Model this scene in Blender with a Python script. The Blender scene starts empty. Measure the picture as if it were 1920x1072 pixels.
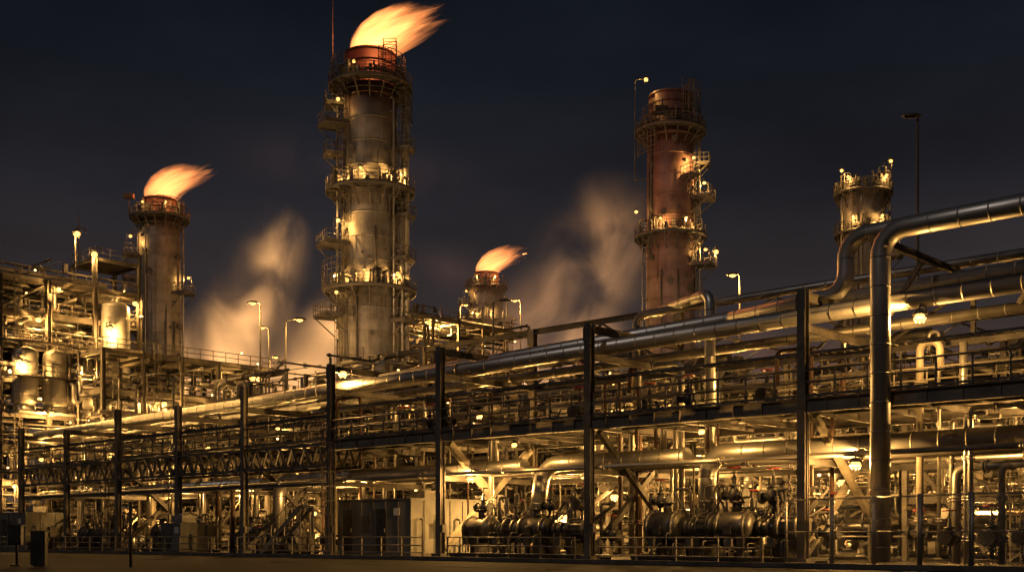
import bpy, math, random
from mathutils import Vector, Matrix, noise

rnd = random.Random(11)
COL = bpy.context.scene.collection
AMB = (1.0, 0.515, 0.13)
RROT = -math.atan2(0.6819, 0.7315)
def R(s, v, z=0.0):
    return Vector((12.9+.7315*s+.6819*v, 52-.6819*s+.7315*v, z))

# ------------------------------------------------------------------ mesh builder
class MB:
    def __init__(s):
        s.v = []; s.f = []; s.m = []; s.sm = []
    def add(s, vs, fs, mat=0, smooth=False):
        o = len(s.v)
        s.v.extend([tuple(p) for p in vs])
        for f in fs:
            s.f.append([i+o for i in f]); s.m.append(mat); s.sm.append(smooth)
    def box(s, c, d, mat=0, rz=0.0):
        x, y, z = d[0]/2, d[1]/2, d[2]/2
        cs, sn = math.cos(rz), math.sin(rz)
        vs = []
        for dz in (-z, z):
            for dx, dy in ((-x, -y), (x, -y), (x, y), (-x, y)):
                vs.append((c[0]+dx*cs-dy*sn, c[1]+dx*sn+dy*cs, c[2]+dz))
        s.add(vs, [(3,2,1,0),(4,5,6,7),(0,1,5,4),(1,2,6,5),(2,3,7,6),(3,0,4,7)], mat)
    def prism(s, a, b, prof, mat=0, up=None):
        a = Vector(a); b = Vector(b); d = (b-a)
        if d.length < 1e-5: return
        d.normalize()
        if up is None: up = Vector((0,0,1)) if abs(d.z) < .95 else Vector((0,1,0))
        x = d.cross(up).normalized(); y = x.cross(d).normalized()
        n = len(prof); vs = []
        for p in (a, b):
            for q in prof: vs.append(p+x*q[0]+y*q[1])
        fs = [(i, (i+1) % n, n+(i+1) % n, n+i) for i in range(n)]
        fs.append(tuple(reversed(range(n)))); fs.append(tuple(range(n, 2*n)))
        s.add(vs, fs, mat)
    def beam(s, a, b, w, h, mat=0):
        s.prism(a, b, [(-w/2,-h/2),(w/2,-h/2),(w/2,h/2),(-w/2,h/2)], mat)
    def ibeam(s, a, b, w, h, mat=0):
        t = max(.02, .07*h); e = t/2
        s.prism(a, b, [(-w/2,-h/2),(w/2,-h/2),(w/2,-h/2+t),(e,-h/2+t),(e,h/2-t),(w/2,h/2-t),(w/2,h/2),(-w/2,h/2),
                       (-w/2,h/2-t),(-e,h/2-t),(-e,-h/2+t),(-w/2,-h/2+t)], mat)
    def tube(s, pts, r, seg=8, mat=0, cap=True, radii=None):
        pts = [Vector(p) for p in pts]
        n = len(pts)
        if n < 2: return
        tang = []
        for i in range(n):
            a = pts[max(0, i-1)]; b = pts[min(n-1, i+1)]
            t = (b-a)
            tang.append(t.normalized() if t.length > 1e-6 else Vector((0,0,1)))
        t0 = tang[0]
        x = t0.orthogonal().normalized()
        vs = []
        for i in range(n):
            t = tang[i]
            x = (x - t*x.dot(t))
            x = x.normalized() if x.length > 1e-6 else t.orthogonal().normalized()
            y = t.cross(x)
            rr = radii[i] if radii else r
            for k in range(seg):
                a = 2*math.pi*k/seg
                vs.append(pts[i]+x*(math.cos(a)*rr)+y*(math.sin(a)*rr))
        fs = []
        for i in range(n-1):
            for k in range(seg):
                k2 = (k+1) % seg
                fs.append((i*seg+k, i*seg+k2, (i+1)*seg+k2, (i+1)*seg+k))
        s.add(vs, fs, mat, seg > 5)
        if cap:
            o = len(s.v)-n*seg
            s.f.append([o+k for k in reversed(range(seg))]); s.m.append(mat); s.sm.append(False)
            s.f.append([o+(n-1)*seg+k for k in range(seg)]); s.m.append(mat); s.sm.append(False)
    def lathe(s, c, prof, seg=24, mat=0, axis=None):
        c = Vector(c)
        ax = Vector(axis).normalized() if axis else Vector((0,0,1))
        x = ax.orthogonal().normalized() if axis else Vector((1,0,0)); y = ax.cross(x)
        vs = []
        for (z, r) in prof:
            for k in range(seg):
                a = 2*math.pi*k/seg
                vs.append(c+ax*z+x*(r*math.cos(a))+y*(r*math.sin(a)))
        fs = []
        for i in range(len(prof)-1):
            for k in range(seg):
                k2 = (k+1) % seg
                fs.append((i*seg+k, i*seg+k2, (i+1)*seg+k2, (i+1)*seg+k))
        s.add(vs, fs, mat, True)
    def ring(s, c, R_, r, seg=32, mat=0, a0=0, a1=2*math.pi, tseg=5):
        n = max(3, int(seg*(a1-a0)/(2*math.pi)))+1
        pts = []
        for i in range(n):
            a = a0+(a1-a0)*i/(n-1)
            pts.append((c[0]+R_*math.cos(a), c[1]+R_*math.sin(a), c[2]))
        s.tube(pts, r, tseg, mat, cap=False)

def fillet(pts, rad, n=5):
    pts = [Vector(p) for p in pts]
    out = [pts[0]]
    for i in range(1, len(pts)-1):
        p = pts[i]; a = pts[i-1]-p; b = pts[i+1]-p
        if a.length < 1e-6 or b.length < 1e-6: continue
        q = min(rad, a.length*.49, b.length*.49)
        a.normalize(); b.normalize()
        if abs(a.dot(b)) > .999:
            out.append(p); continue
        A = p+a*q; B = p+b*q
        for k in range(n+1):
            t = k/n
            w = .7071
            den = (1-t)**2+2*w*t*(1-t)+t*t
            out.append((A*(1-t)**2+p*(2*w*t*(1-t))+B*t*t)/den)
    out.append(pts[-1])
    return out

def pipe(mb, pts, r, seg=10, bend=None, mat=0, seam=0, flange=0, seam_mat=None):
    bend = bend if bend is not None else r*2.2
    mb.tube(fillet(pts, bend, 6 if r > .2 else 4), r, seg, mat)
    P = [Vector(p) for p in pts]
    for i in range(len(P)-1):
        d = P[i+1]-P[i]; L = d.length
        if L < 1e-4: continue
        d.normalize()
        lo = bend if i > 0 else 0.2; hi = L-(bend if i < len(P)-2 else 0.2)
        if seam:
            x = lo+.01
            while x < hi:
                mb.tube([P[i]+d*(x-.03), P[i]+d*(x+.03)], r+.012, seg, seam_mat if seam_mat is not None else mat)
                x += seam
        if flange:
            x = lo+flange*.5
            while x < hi:
                for o in (-.06, .06):
                    mb.tube([P[i]+d*(x+o-.04), P[i]+d*(x+o+.04)], r*1.35+.04, seg, mat)
                x += flange

def rail(mb, pts, h=1.1, sp=1.5, r=.028, mat=0, closed=False):
    P = [Vector(p) for p in pts]
    if closed: P.append(P[0])
    for i in range(len(P)-1):
        a, b = P[i], P[i+1]; L = (b-a).length
        n = max(1, round(L/sp))
        for k in range(n+1 if i == len(P)-2 and not closed else n):
            p = a.lerp(b, k/n)
            mb.tube([p, p+Vector((0,0,h))], r, 5, mat)
        for hh in (h, h*.55):
            mb.tube([a+Vector((0,0,hh)), b+Vector((0,0,hh))], r, 5, mat)
        mb.beam(a+Vector((0,0,.07)), b+Vector((0,0,.07)), .015, .12, mat)

def ladder(mb, x, y, z0, z1, nx, ny, mat=0, cage=True, w=.5):
    tx, ty = -ny, nx
    for sgn in (-1, 1):
        mb.beam((x+tx*w/2*sgn, y+ty*w/2*sgn, z0), (x+tx*w/2*sgn, y+ty*w/2*sgn, z1), .06, .05, mat)
    z = z0+.3
    while z < z1:
        mb.tube([(x-tx*w/2, y-ty*w/2, z), (x+tx*w/2, y+ty*w/2, z)], .018, 4, mat)
        z += .33
    if cage:
        z = z0+2.3
        hoops = []
        while z < z1+.01:
            pts = []
            for k in range(7):
                a = math.pi*k/6
                c, sn = math.cos(a)*.4, math.sin(a)*.75
                pts.append((x+tx*c+nx*sn, y+ty*c+ny*sn, z))
            mb.tube(pts, .025, 4, mat, cap=False)
            hoops.append(pts); z += .9
        if len(hoops) > 1:
            for k in (1, 2, 3, 4, 5):
                mb.tube([hoops[0][k], hoops[-1][k]], .018, 4, mat)

def setlab(o, label=None, cat=None, group=None, kind=None):
    if label: o["label"] = label
    if cat: o["category"] = cat
    if group: o["group"] = group
    if kind: o["kind"] = kind

def mk(mb, name, mats, parent=None, loc=(0,0,0), rz=0.0, off=(0,0,0), **kw):
    me = bpy.data.meshes.new(name)
    ox, oy, oz = off
    me.from_pydata([(p[0]-ox, p[1]-oy, p[2]-oz) for p in mb.v] if any(off) else mb.v, [], mb.f)
    for m in mats: me.materials.append(m)
    me.polygons.foreach_set("material_index", mb.m)
    me.polygons.foreach_set("use_smooth", mb.sm)
    me.update()
    o = bpy.data.objects.new(name, me)
    COL.objects.link(o)
    if parent: o.parent = parent
    o.location = Vector(loc)
    o.rotation_euler = (0, 0, rz)
    setlab(o, **kw)
    return o

def one(fn, name, mats, parent):
    mb = MB(); fn(mb); return mk(mb, name, mats, parent)

def root(name, loc, rz=0.0, **kw):
    e = bpy.data.objects.new(name, None)
    e.empty_display_size = .5
    COL.objects.link(e)
    e.location = Vector(loc); e.rotation_euler = (0,0,rz)
    setlab(e, **kw)
    return e

def rackobj(mb, name, mats, base, **kw):
    return mk(mb, name, mats, loc=R(*base), rz=RROT, off=base, **kw)

def copy_tree(o, parent=None, skip=None):
    c = o.copy()
    COL.objects.link(c)
    if parent: c.parent = parent
    for ch in o.children:
        if skip and ch.name.startswith(skip): continue
        copy_tree(ch, c)
    return c

def plight(parent, loc, power, col=AMB, rad=.06):
    l = bpy.data.lights.new("lamp_glow", 'POINT')
    l.energy = power; l.color = col; l.shadow_soft_size = rad
    o = bpy.data.objects.new("lamp_glow", l)
    COL.objects.link(o)
    if parent: o.parent = parent
    o.location = Vector(loc)
    return o

# ------------------------------------------------------------------ materials
def nt(name):
    m = bpy.data.materials.new(name); m.use_nodes = True
    n = m.node_tree; n.nodes.clear()
    out = n.nodes.new("ShaderNodeOutputMaterial")
    return m, n, out

def surf(name, c1, c2, metal=0.0, r1=.4, r2=.6, scale=1.0, zs=1.0, bump=0.02, detail=5, fine=6.0, spec=.5):
    m, n, out = nt(name)
    N = n.nodes; L = n.links
    b = N.new("ShaderNodeBsdfPrincipled")
    tc = N.new("ShaderNodeTexCoord"); mp = N.new("ShaderNodeMapping")
    mp.inputs["Scale"].default_value = (scale, scale, scale*zs)
    t1 = N.new("ShaderNodeTexNoise"); t1.inputs["Scale"].default_value = 1.0; t1.inputs["Detail"].default_value = detail
    t1.inputs["Roughness"].default_value = .65
    t2 = N.new("ShaderNodeTexNoise"); t2.inputs["Scale"].default_value = fine; t2.inputs["Detail"].default_value = 3
    cr = N.new("ShaderNodeValToRGB")
    cr.color_ramp.elements[0].position = .35; cr.color_ramp.elements[1].position = .68
    cr.color_ramp.elements[0].color = (*c1, 1); cr.color_ramp.elements[1].color = (*c2, 1)
    mr = N.new("ShaderNodeMapRange"); mr.inputs[3].default_value = r1; mr.inputs[4].default_value = r2
    mr.inputs[1].default_value = .3; mr.inputs[2].default_value = .7
    L.new(tc.outputs["Object"], mp.inputs[0]); L.new(mp.outputs[0], t1.inputs["Vector"]); L.new(mp.outputs[0], t2.inputs["Vector"])
    L.new(t1.outputs["Fac"], cr.inputs[0]); L.new(cr.outputs[0], b.inputs["Base Color"])
    L.new(t2.outputs["Fac"], mr.inputs[0]); L.new(mr.outputs[0], b.inputs["Roughness"])
    b.inputs["Metallic"].default_value = metal
    b.inputs["Specular IOR Level"].default_value = spec
    if bump:
        bp = N.new("ShaderNodeBump"); bp.inputs["Strength"].default_value = .5; bp.inputs["Distance"].default_value = bump
        L.new(t2.outputs["Fac"], bp.inputs["Height"]); L.new(bp.outputs[0], b.inputs["Normal"])
    L.new(b.outputs[0], out.inputs[0])
    return m

M_STEEL = surf("dark_structural_steel", (.040,.036,.033), (.115,.102,.090), .1, .55, .8, .8, 1)
M_RAIL = surf("brown_painted_rail_steel", (.065,.056,.046), (.15,.13,.106), .1, .55, .8, .8, 1)
M_BEIGE = surf("weathered_painted_steel", (.10,.088,.070), (.26,.225,.175), .1, .5, .75, .7, 1)
M_BRACE = surf("pale_painted_brace_steel", (.20,.18,.145), (.38,.335,.27), .1, .5, .7, .9, 1)
M_GALV = surf("galvanised_steel", (.14,.133,.124), (.33,.315,.295), .6, .4, .58, 1.2, 1)
M_CLAD = surf("aluminium_pipe_cladding", (.40,.39,.37), (.52,.505,.485), .85, .37, .43, .35, 1, 0, 2, 1.5)
M_CLADD = surf("dull_pipe_cladding", (.19,.18,.17), (.34,.325,.30), .8, .40, .50, .4, 1, 0, 3, 2)
M_VESS = surf("insulated_vessel_cladding", (.26,.25,.23), (.40,.38,.35), .45, .45, .55, .6, 1, 0, 3, 2)
M_RUST = surf("rusty_brown_steel", (.05,.028,.019), (.12,.07,.045), .3, .5, .8, 1.5, 1)
M_SCORCH = surf("scorched_rim_steel", (.025,.012,.010), (.10,.030,.022), .3, .55, .8, 1.5, 1)
M_DARK = surf("black_machinery_paint", (.018,.018,.018), (.06,.055,.05), .4, .35, .6, 1.5, 1)
M_MACH = surf("oily_machine_steel", (.04,.037,.034), (.14,.13,.116), .6, .3, .5, 1.6, 1, .006)
M_RED = surf("red_valve_paint", (.16,.015,.01), (.34,.04,.025), .1, .4, .6, 2, 1)
M_CAB = surf("beige_cabinet_paint", (.065,.063,.058), (.13,.126,.115), .05, .4, .6, .8, .4, .006)
M_CONC = surf("concrete", (.05,.046,.042), (.12,.11,.10), 0, .7, .9, .6, 1, .02, spec=.2)
M_ASPH = surf("asphalt_ground", (.014,.014,.014), (.036,.034,.031), 0, .8, .95, .35, 1, .03, 8, 30, spec=.06)
M_GRAV = surf("gravel_pad", (.014,.013,.012), (.038,.034,.031), 0, .8, .95, .4, 1, .06, 8, 40, spec=.08)
M_GRATE = surf("walkway_grating", (.04,.037,.033), (.11,.10,.09), .3, .55, .8, 2, 1)

def emis(name, c, st):
    m, n, out = nt(name)
    e = n.nodes.new("ShaderNodeEmission"); e.inputs[0].default_value = (*c,1); e.inputs[1].default_value = st
    n.links.new(e.outputs[0], out.inputs[0]); return m
M_BULB = emis("lit_sodium_bulb", (1,.51,.12), 3.4)
M_SMALL = emis("small_lit_bulb", (1,.52,.14), 14)

def stackmat(name, ztop, redlen, redcol=(.16,.035,.022), amt=.8, base=((.13,.112,.095),(.36,.31,.255))):
    m, n, out = nt(name); N = n.nodes; L = n.links
    b = N.new("ShaderNodeBsdfPrincipled")
    tc = N.new("ShaderNodeTexCoord")
    mp = N.new("ShaderNodeMapping"); mp.inputs["Scale"].default_value = (1.1,1.1,.16)
    mp2 = N.new("ShaderNodeMapping"); mp2.inputs["Scale"].default_value = (.5,.5,.6)
    t1 = N.new("ShaderNodeTexNoise"); t1.inputs["Scale"].default_value = 1; t1.inputs["Detail"].default_value = 8; t1.inputs["Roughness"].default_value = .72
    t2 = N.new("ShaderNodeTexNoise"); t2.inputs["Scale"].default_value = 1; t2.inputs["Detail"].default_value = 8; t2.inputs["Roughness"].default_value = .65
    L.new(tc.outputs["Object"], mp.inputs[0]); L.new(tc.outputs["Object"], mp2.inputs[0])
    L.new(mp.outputs[0], t1.inputs["Vector"]); L.new(mp2.outputs[0], t2.inputs["Vector"])
    ad = N.new("ShaderNodeMath"); ad.operation = 'ADD'
    L.new(t1.outputs["Fac"], ad.inputs[0]); L.new(t2.outputs["Fac"], ad.inputs[1])
    hf = N.new("ShaderNodeMath"); hf.operation = 'MULTIPLY'; hf.inputs[1].default_value = .5
    L.new(ad.outputs[0], hf.inputs[0])
    cr = N.new("ShaderNodeValToRGB"); cr.color_ramp.elements[0].position = .38; cr.color_ramp.elements[1].position = .63
    cr.color_ramp.elements[0].color = (*base[0],1); cr.color_ramp.elements[1].color = (*base[1],1)
    L.new(hf.outputs[0], cr.inputs[0])
    sp = N.new("ShaderNodeSeparateXYZ"); L.new(tc.outputs["Object"], sp.inputs[0])
    fl = N.new("ShaderNodeMath"); fl.operation = 'MULTIPLY'; fl.inputs[1].default_value = 1/2.6
    L.new(sp.outputs[2], fl.inputs[0])
    f2 = N.new("ShaderNodeMath"); f2.operation = 'FLOOR'; L.new(fl.outputs[0], f2.inputs[0])
    at = N.new("ShaderNodeMath"); at.operation='ARCTAN2'; L.new(sp.outputs[1], at.inputs[0]); L.new(sp.outputs[0], at.inputs[1])
    a2 = N.new("ShaderNodeMath"); a2.operation='MULTIPLY_ADD'; a2.inputs[1].default_value = 1.3; L.new(at.outputs[0], a2.inputs[0])
    hs = N.new("ShaderNodeMath"); hs.operation='MULTIPLY'; hs.inputs[1].default_value=.37; L.new(f2.outputs[0], hs.inputs[0]); L.new(hs.outputs[0], a2.inputs[2])
    a3 = N.new("ShaderNodeMath"); a3.operation='FLOOR'; L.new(a2.outputs[0], a3.inputs[0])
    cb = N.new("ShaderNodeCombineXYZ"); L.new(f2.outputs[0], cb.inputs[0]); L.new(a3.outputs[0], cb.inputs[1])
    wn = N.new("ShaderNodeTexWhiteNoise"); wn.noise_dimensions = '3D'; L.new(cb.outputs[0], wn.inputs["Vector"])
    mw = N.new("ShaderNodeMapRange"); mw.inputs[3].default_value = .62; mw.inputs[4].default_value = 1.12; L.new(wn.outputs["Value"], mw.inputs[0])
    mm = N.new("ShaderNodeVectorMath"); mm.operation = 'SCALE'
    L.new(cr.outputs[0], mm.inputs[0]); L.new(mw.outputs[0], mm.inputs[3])
    mr = N.new("ShaderNodeMapRange"); mr.inputs[1].default_value = ztop-redlen; mr.inputs[2].default_value = ztop-redlen*.35
    mr.inputs[3].default_value = 0; mr.inputs[4].default_value = amt
    zz = N.new("ShaderNodeMath"); zz.operation='MULTIPLY_ADD'; zz.inputs[1].default_value = redlen*1.1
    L.new(t1.outputs["Fac"], zz.inputs[0])
    z2 = N.new("ShaderNodeMath"); z2.operation='SUBTRACT'; L.new(sp.outputs[2], z2.inputs[0]); z2.inputs[1].default_value = redlen*.55
    L.new(z2.outputs[0], zz.inputs[2])
    L.new(zz.outputs[0], mr.inputs[0])
    mx = N.new("ShaderNodeMix"); mx.data_type = 'RGBA'
    rc = N.new("ShaderNodeVectorMath"); rc.operation='SCALE'; rc.inputs[0].default_value = redcol
    rm = N.new("ShaderNodeMapRange"); rm.inputs[1].default_value=.3; rm.inputs[2].default_value=.7; rm.inputs[3].default_value=.4; rm.inputs[4].default_value=1.6
    L.new(hf.outputs[0], rm.inputs[0]); L.new(rm.outputs[0], rc.inputs[3])
    L.new(mr.outputs[0], mx.inputs[0]); L.new(mm.outputs[0], mx.inputs[6]); L.new(rc.outputs[0], mx.inputs[7])
    L.new(mx.outputs[2], b.inputs["Base Color"])
    b.inputs["Roughness"].default_value = .55; b.inputs["Metallic"].default_value = .25
    bp = N.new("ShaderNodeBump"); bp.inputs["Distance"].default_value = .05; bp.inputs["Strength"].default_value = .4
    L.new(t2.outputs["Fac"], bp.inputs["Height"]); L.new(bp.outputs[0], b.inputs["Normal"])
    L.new(b.outputs[0], out.inputs[0]); return m

def flamemat(name, st):
    m, n, out = nt(name); N = n.nodes; L = n.links
    tc = N.new("ShaderNodeTexCoord")
    r1 = N.new("ShaderNodeMapping"); r1.vector_type = 'POINT'; r1.inputs["Rotation"].default_value = (0, math.radians(33), 0)
    r2 = N.new("ShaderNodeMapping"); r2.inputs["Scale"].default_value = (.16, .9, 1.1)
    L.new(tc.outputs["Object"], r1.inputs[0]); L.new(r1.outputs[0], r2.inputs[0])
    t = N.new("ShaderNodeTexNoise"); t.inputs["Scale"].default_value = 1; t.inputs["Detail"].default_value = 5; t.inputs["Roughness"].default_value = .6
    t.inputs["Distortion"].default_value = .5
    L.new(r2.outputs[0], t.inputs["Vector"])
    ln = N.new("ShaderNodeVectorMath"); ln.operation = 'LENGTH'; L.new(tc.outputs["Object"], ln.inputs[0])
    th = N.new("ShaderNodeMapRange"); th.inputs[1].default_value = 1.5; th.inputs[2].default_value = 9.0; th.inputs[3].default_value = .15; th.inputs[4].default_value = -.10
    L.new(ln.outputs["Value"], th.inputs[0])
    sm = N.new("ShaderNodeMath"); sm.operation='ADD'; L.new(t.outputs["Fac"], sm.inputs[0]); L.new(th.outputs[0], sm.inputs[1])
    cr = N.new("ShaderNodeMapRange"); cr.inputs[1].default_value = .38; cr.inputs[2].default_value = .66; cr.inputs[3].default_value=.02; cr.inputs[4].default_value=1
    L.new(sm.outputs[0], cr.inputs[0])
    mu = N.new("ShaderNodeMath"); mu.operation = 'MULTIPLY'; mu.inputs[1].default_value = st
    L.new(cr.outputs[0], mu.inputs[0])
    e = N.new("ShaderNodeEmission"); e.inputs[0].default_value = (1,.30,.075,1); L.new(mu.outputs[0], e.inputs[1])
    L.new(e.outputs[0], out.inputs["Volume"])
    try: m.cycles.volume_step_rate = .2
    except Exception: pass
    return m
M_FLAME = flamemat("burning_gas", 1.35)
M_FLAME2 = flamemat("burning_gas_small", .95)

def steammat(name, col, em, ab, lo=.36, hi=.62, sc=.15):  # volume emission stands in for lamplight falling on the vapour
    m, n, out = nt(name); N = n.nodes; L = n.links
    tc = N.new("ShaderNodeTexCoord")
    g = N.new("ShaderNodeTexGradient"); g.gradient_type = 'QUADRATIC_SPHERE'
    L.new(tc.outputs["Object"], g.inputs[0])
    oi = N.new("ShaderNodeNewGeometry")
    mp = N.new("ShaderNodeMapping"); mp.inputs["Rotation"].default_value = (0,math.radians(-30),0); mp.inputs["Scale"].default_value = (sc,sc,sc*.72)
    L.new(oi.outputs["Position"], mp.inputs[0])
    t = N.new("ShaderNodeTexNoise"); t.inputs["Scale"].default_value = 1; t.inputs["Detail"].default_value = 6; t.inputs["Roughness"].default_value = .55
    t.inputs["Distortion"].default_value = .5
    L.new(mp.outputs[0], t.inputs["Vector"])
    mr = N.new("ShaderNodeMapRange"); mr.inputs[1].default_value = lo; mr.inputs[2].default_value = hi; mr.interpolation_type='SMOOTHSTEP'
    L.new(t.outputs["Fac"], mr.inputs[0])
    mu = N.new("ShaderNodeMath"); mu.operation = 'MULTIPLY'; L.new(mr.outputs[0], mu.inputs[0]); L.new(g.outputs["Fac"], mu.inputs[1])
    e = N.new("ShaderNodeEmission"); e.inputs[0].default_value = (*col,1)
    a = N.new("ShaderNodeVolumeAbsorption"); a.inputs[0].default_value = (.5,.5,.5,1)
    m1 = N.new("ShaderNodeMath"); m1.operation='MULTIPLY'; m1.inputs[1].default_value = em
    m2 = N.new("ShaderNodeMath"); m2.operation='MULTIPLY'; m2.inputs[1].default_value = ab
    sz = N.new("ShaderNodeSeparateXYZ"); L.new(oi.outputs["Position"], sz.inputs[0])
    hz = N.new("ShaderNodeMapRange"); hz.inputs[1].default_value=22; hz.inputs[2].default_value=62; hz.inputs[3].default_value=1.45; hz.inputs[4].default_value=.4  # emission weakens with height, imitating light from lamps below
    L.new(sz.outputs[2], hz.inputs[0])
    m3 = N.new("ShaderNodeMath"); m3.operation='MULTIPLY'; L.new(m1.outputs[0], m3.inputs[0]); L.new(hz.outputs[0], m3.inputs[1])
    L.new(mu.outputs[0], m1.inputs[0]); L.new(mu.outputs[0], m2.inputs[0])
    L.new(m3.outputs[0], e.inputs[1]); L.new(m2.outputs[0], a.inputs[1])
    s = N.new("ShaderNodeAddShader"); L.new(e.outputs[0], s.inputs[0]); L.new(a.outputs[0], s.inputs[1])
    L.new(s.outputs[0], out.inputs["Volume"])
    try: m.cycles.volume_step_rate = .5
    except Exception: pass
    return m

# ------------------------------------------------------------------ world + added fill sun
w = bpy.data.worlds.new("World"); bpy.context.scene.world = w; w.use_nodes = True
N = w.node_tree.nodes; L = w.node_tree.links; N.clear()
wo = N.new("ShaderNodeOutputWorld"); bg = N.new("ShaderNodeBackground"); bg.inputs[1].default_value = 1.0
tc = N.new("ShaderNodeTexCoord"); sp = N.new("ShaderNodeSeparateXYZ"); L.new(tc.outputs["Generated"], sp.inputs[0])
cr = N.new("ShaderNodeValToRGB")
cr.color_ramp.elements[0].position = 0.0; cr.color_ramp.elements[0].color = (.085,.052,.030,1)
cr.color_ramp.elements[1].position = .46; cr.color_ramp.elements[1].color = (.0040,.0058,.0092,1)
for p, c in ((.09,(.052,.036,.028)), (.18,(.028,.0220,.0220)), (.28,(.0140,.0135,.0170)), (.36,(.0072,.0087,.0128))):
    e = cr.color_ramp.elements.new(p); e.color = (*c,1)
L.new(sp.outputs[2], cr.inputs[0])
ns = N.new("ShaderNodeTexNoise"); ns.inputs["Scale"].default_value = 3.5; ns.inputs["Detail"].default_value = 5
mpw = N.new("ShaderNodeMapping"); mpw.inputs["Scale"].default_value = (1,1,2.5)
L.new(tc.outputs["Generated"], mpw.inputs[0]); L.new(mpw.outputs[0], ns.inputs["Vector"])
nr = N.new("ShaderNodeMapRange"); nr.inputs[1].default_value=.3; nr.inputs[2].default_value=.75; nr.inputs[3].default_value=.75; nr.inputs[4].default_value=1.5
L.new(ns.outputs["Fac"], nr.inputs[0])
sc = N.new("ShaderNodeVectorMath"); sc.operation='SCALE'; L.new(cr.outputs[0], sc.inputs[0]); L.new(nr.outputs[0], sc.inputs[3])
sky = N.new("ShaderNodeTexSky"); sky.sky_type='NISHITA'; sky.sun_disc=False; sky.sun_elevation=math.radians(-6); sky.sun_rotation=math.radians(200)
s2 = N.new("ShaderNodeVectorMath"); s2.operation='SCALE'; s2.inputs[3].default_value=.003; L.new(sky.outputs[0], s2.inputs[0])
ad = N.new("ShaderNodeVectorMath"); ad.operation='ADD'; L.new(sc.outputs[0], ad.inputs[0]); L.new(s2.outputs[0], ad.inputs[1])
L.new(ad.outputs[0], bg.inputs[0]); L.new(bg.outputs[0], wo.inputs[0])

sl = bpy.data.lights.new("fill_sun", 'SUN'); sl.energy = .26; sl.angle = math.radians(3); sl.color = (1,.85,.74)  # added sun lamp, soft fill for front steel and pipe sheen
so = bpy.data.objects.new("fill_sun", sl); COL.objects.link(so); so.rotation_euler = (math.radians(50), 0, math.radians(-40))

# ------------------------------------------------------------------ ground
g = MB(); g.add([(-900,-300,-.02),(900,-300,-.02),(900,1500,-.02),(-900,1500,-.02)], [(0,1,2,3)])
mk(g, "ground", [M_ASPH], kind="structure")
g = MB(); g.box((-20, 40, -.05), (200, 100, .1))
gp = mk(g, "gravel_ground", [M_GRAV], loc=R(-20,45.5,.0), rz=RROT, off=(-20,40,-.0), kind="structure")
g = MB(); g.box((0,0,.1), (220,.3,.2)); mk(g, "kerb", [M_CONC], loc=R(-30,-4.6), rz=RROT, kind="structure")
g = MB()
for i in range(36): g.box((-105+i*6,0,.0), (2.5,.12,.008))
mk(g, "road_markings", [surf("worn_road_paint",(.03,.028,.025),(.10,.09,.08),0,.8,.95,3,spec=.05)], loc=R(-30,-12.5,-.012), rz=RROT, kind="structure")

# ------------------------------------------------------------------ lamps
def lampmesh():
    mb = MB()
    mb.tube(fillet([(0,.45,.1),(0,.45,.35),(0,0,.35),(0,0,.2)],.12,4), .03, 6, 0)
    mb.lathe((0,0,0), [(.2,.03),(.19,.12),(.08,.22),(.05,.24),(.06,.20),(.14,.08)], 12, 0)
    mb.lathe((0,0,0), [(.10,.05),(.05,.13),(-.03,.16),(-.12,.12),(-.17,.01)], 12, 1)
    for k in range(4):
        a = k*math.pi/2+.4
        mb.tube([(math.cos(a)*.17,math.sin(a)*.17,.08),(math.cos(a)*.19,math.sin(a)*.19,-.05),(math.cos(a)*.1,math.sin(a)*.1,-.19)], .008, 4, 0)
    mb.ring((0,0,-.06), .19, .008, 12, 0, tseg=4)
    return mb
_lm = lampmesh()
_lamp_src = None
def lamp(parent, loc, power=900, rz=0.0, scale=1.0, col=AMB, name="wall_lamp", **kw):
    global _lamp_src
    if _lamp_src is None:
        o = mk(_lm, name, [M_STEEL, M_BULB]); _lamp_src = o.data
    else:
        o = bpy.data.objects.new(name, _lamp_src); COL.objects.link(o)
    o.location = Vector(loc); o.rotation_euler = (0,0,rz); o.scale = (scale,)*3
    if parent: o.parent = parent
    setlab(o, **kw)
    plight(o, (0,-.05,-.25), power, col, .06)
    return o
def toplamp(loc, power, label, scale=1.0, rz=0.0):
    return lamp(None, loc, power, rz, scale, name="hanging_lamp", label=label, cat="lamp", group="lamps on the refinery steelwork")

def streetlamp(loc, h, arm=1.6, adir=0.0, power=1500, lit=True, label="tall steel lamp post with a lit amber head", r=.11):
    e = root("street_lamp", loc, adir, label=label, cat="street lamp", group="lamp posts of the refinery")
    mb = MB(); mb.tube([(0,0,0),(0,0,h*.5),(0,0,h-.1)], r, 8, 0, radii=[r*1.3,r,r*.7])
    mb.tube([(0,0,0),(0,0,.5)], r*2.2, 8)
    mk(mb, "pole", [M_STEEL], e)
    mb = MB(); mb.tube(fillet([(0,0,h-.6),(0,0,h),(arm,0,h+.12)],.4), .05, 6)
    mk(mb, "arm", [M_STEEL], e)
    mb = MB()
    mb.lathe((arm+.3,0,h+.12), [(.14,.02),(.12,.2),(.0,.34),(-.06,.36),(-.05,.30)], 12)
    hd = mk(mb, "lamp_head", [M_STEEL], e)
    for v in hd.data.vertices: v.co.x = (arm+.3)+(v.co.x-(arm+.3))*1.7
    if lit:
        mb = MB(); mb.lathe((arm+.3,0,h+.05), [(.0,.3),(-.1,.26),(-.2,.02)], 12)
        mk(mb, "lens", [M_BULB], e)
        plight(e, (arm+.3,0,h-.3), power, AMB, .1)
    return e

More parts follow.
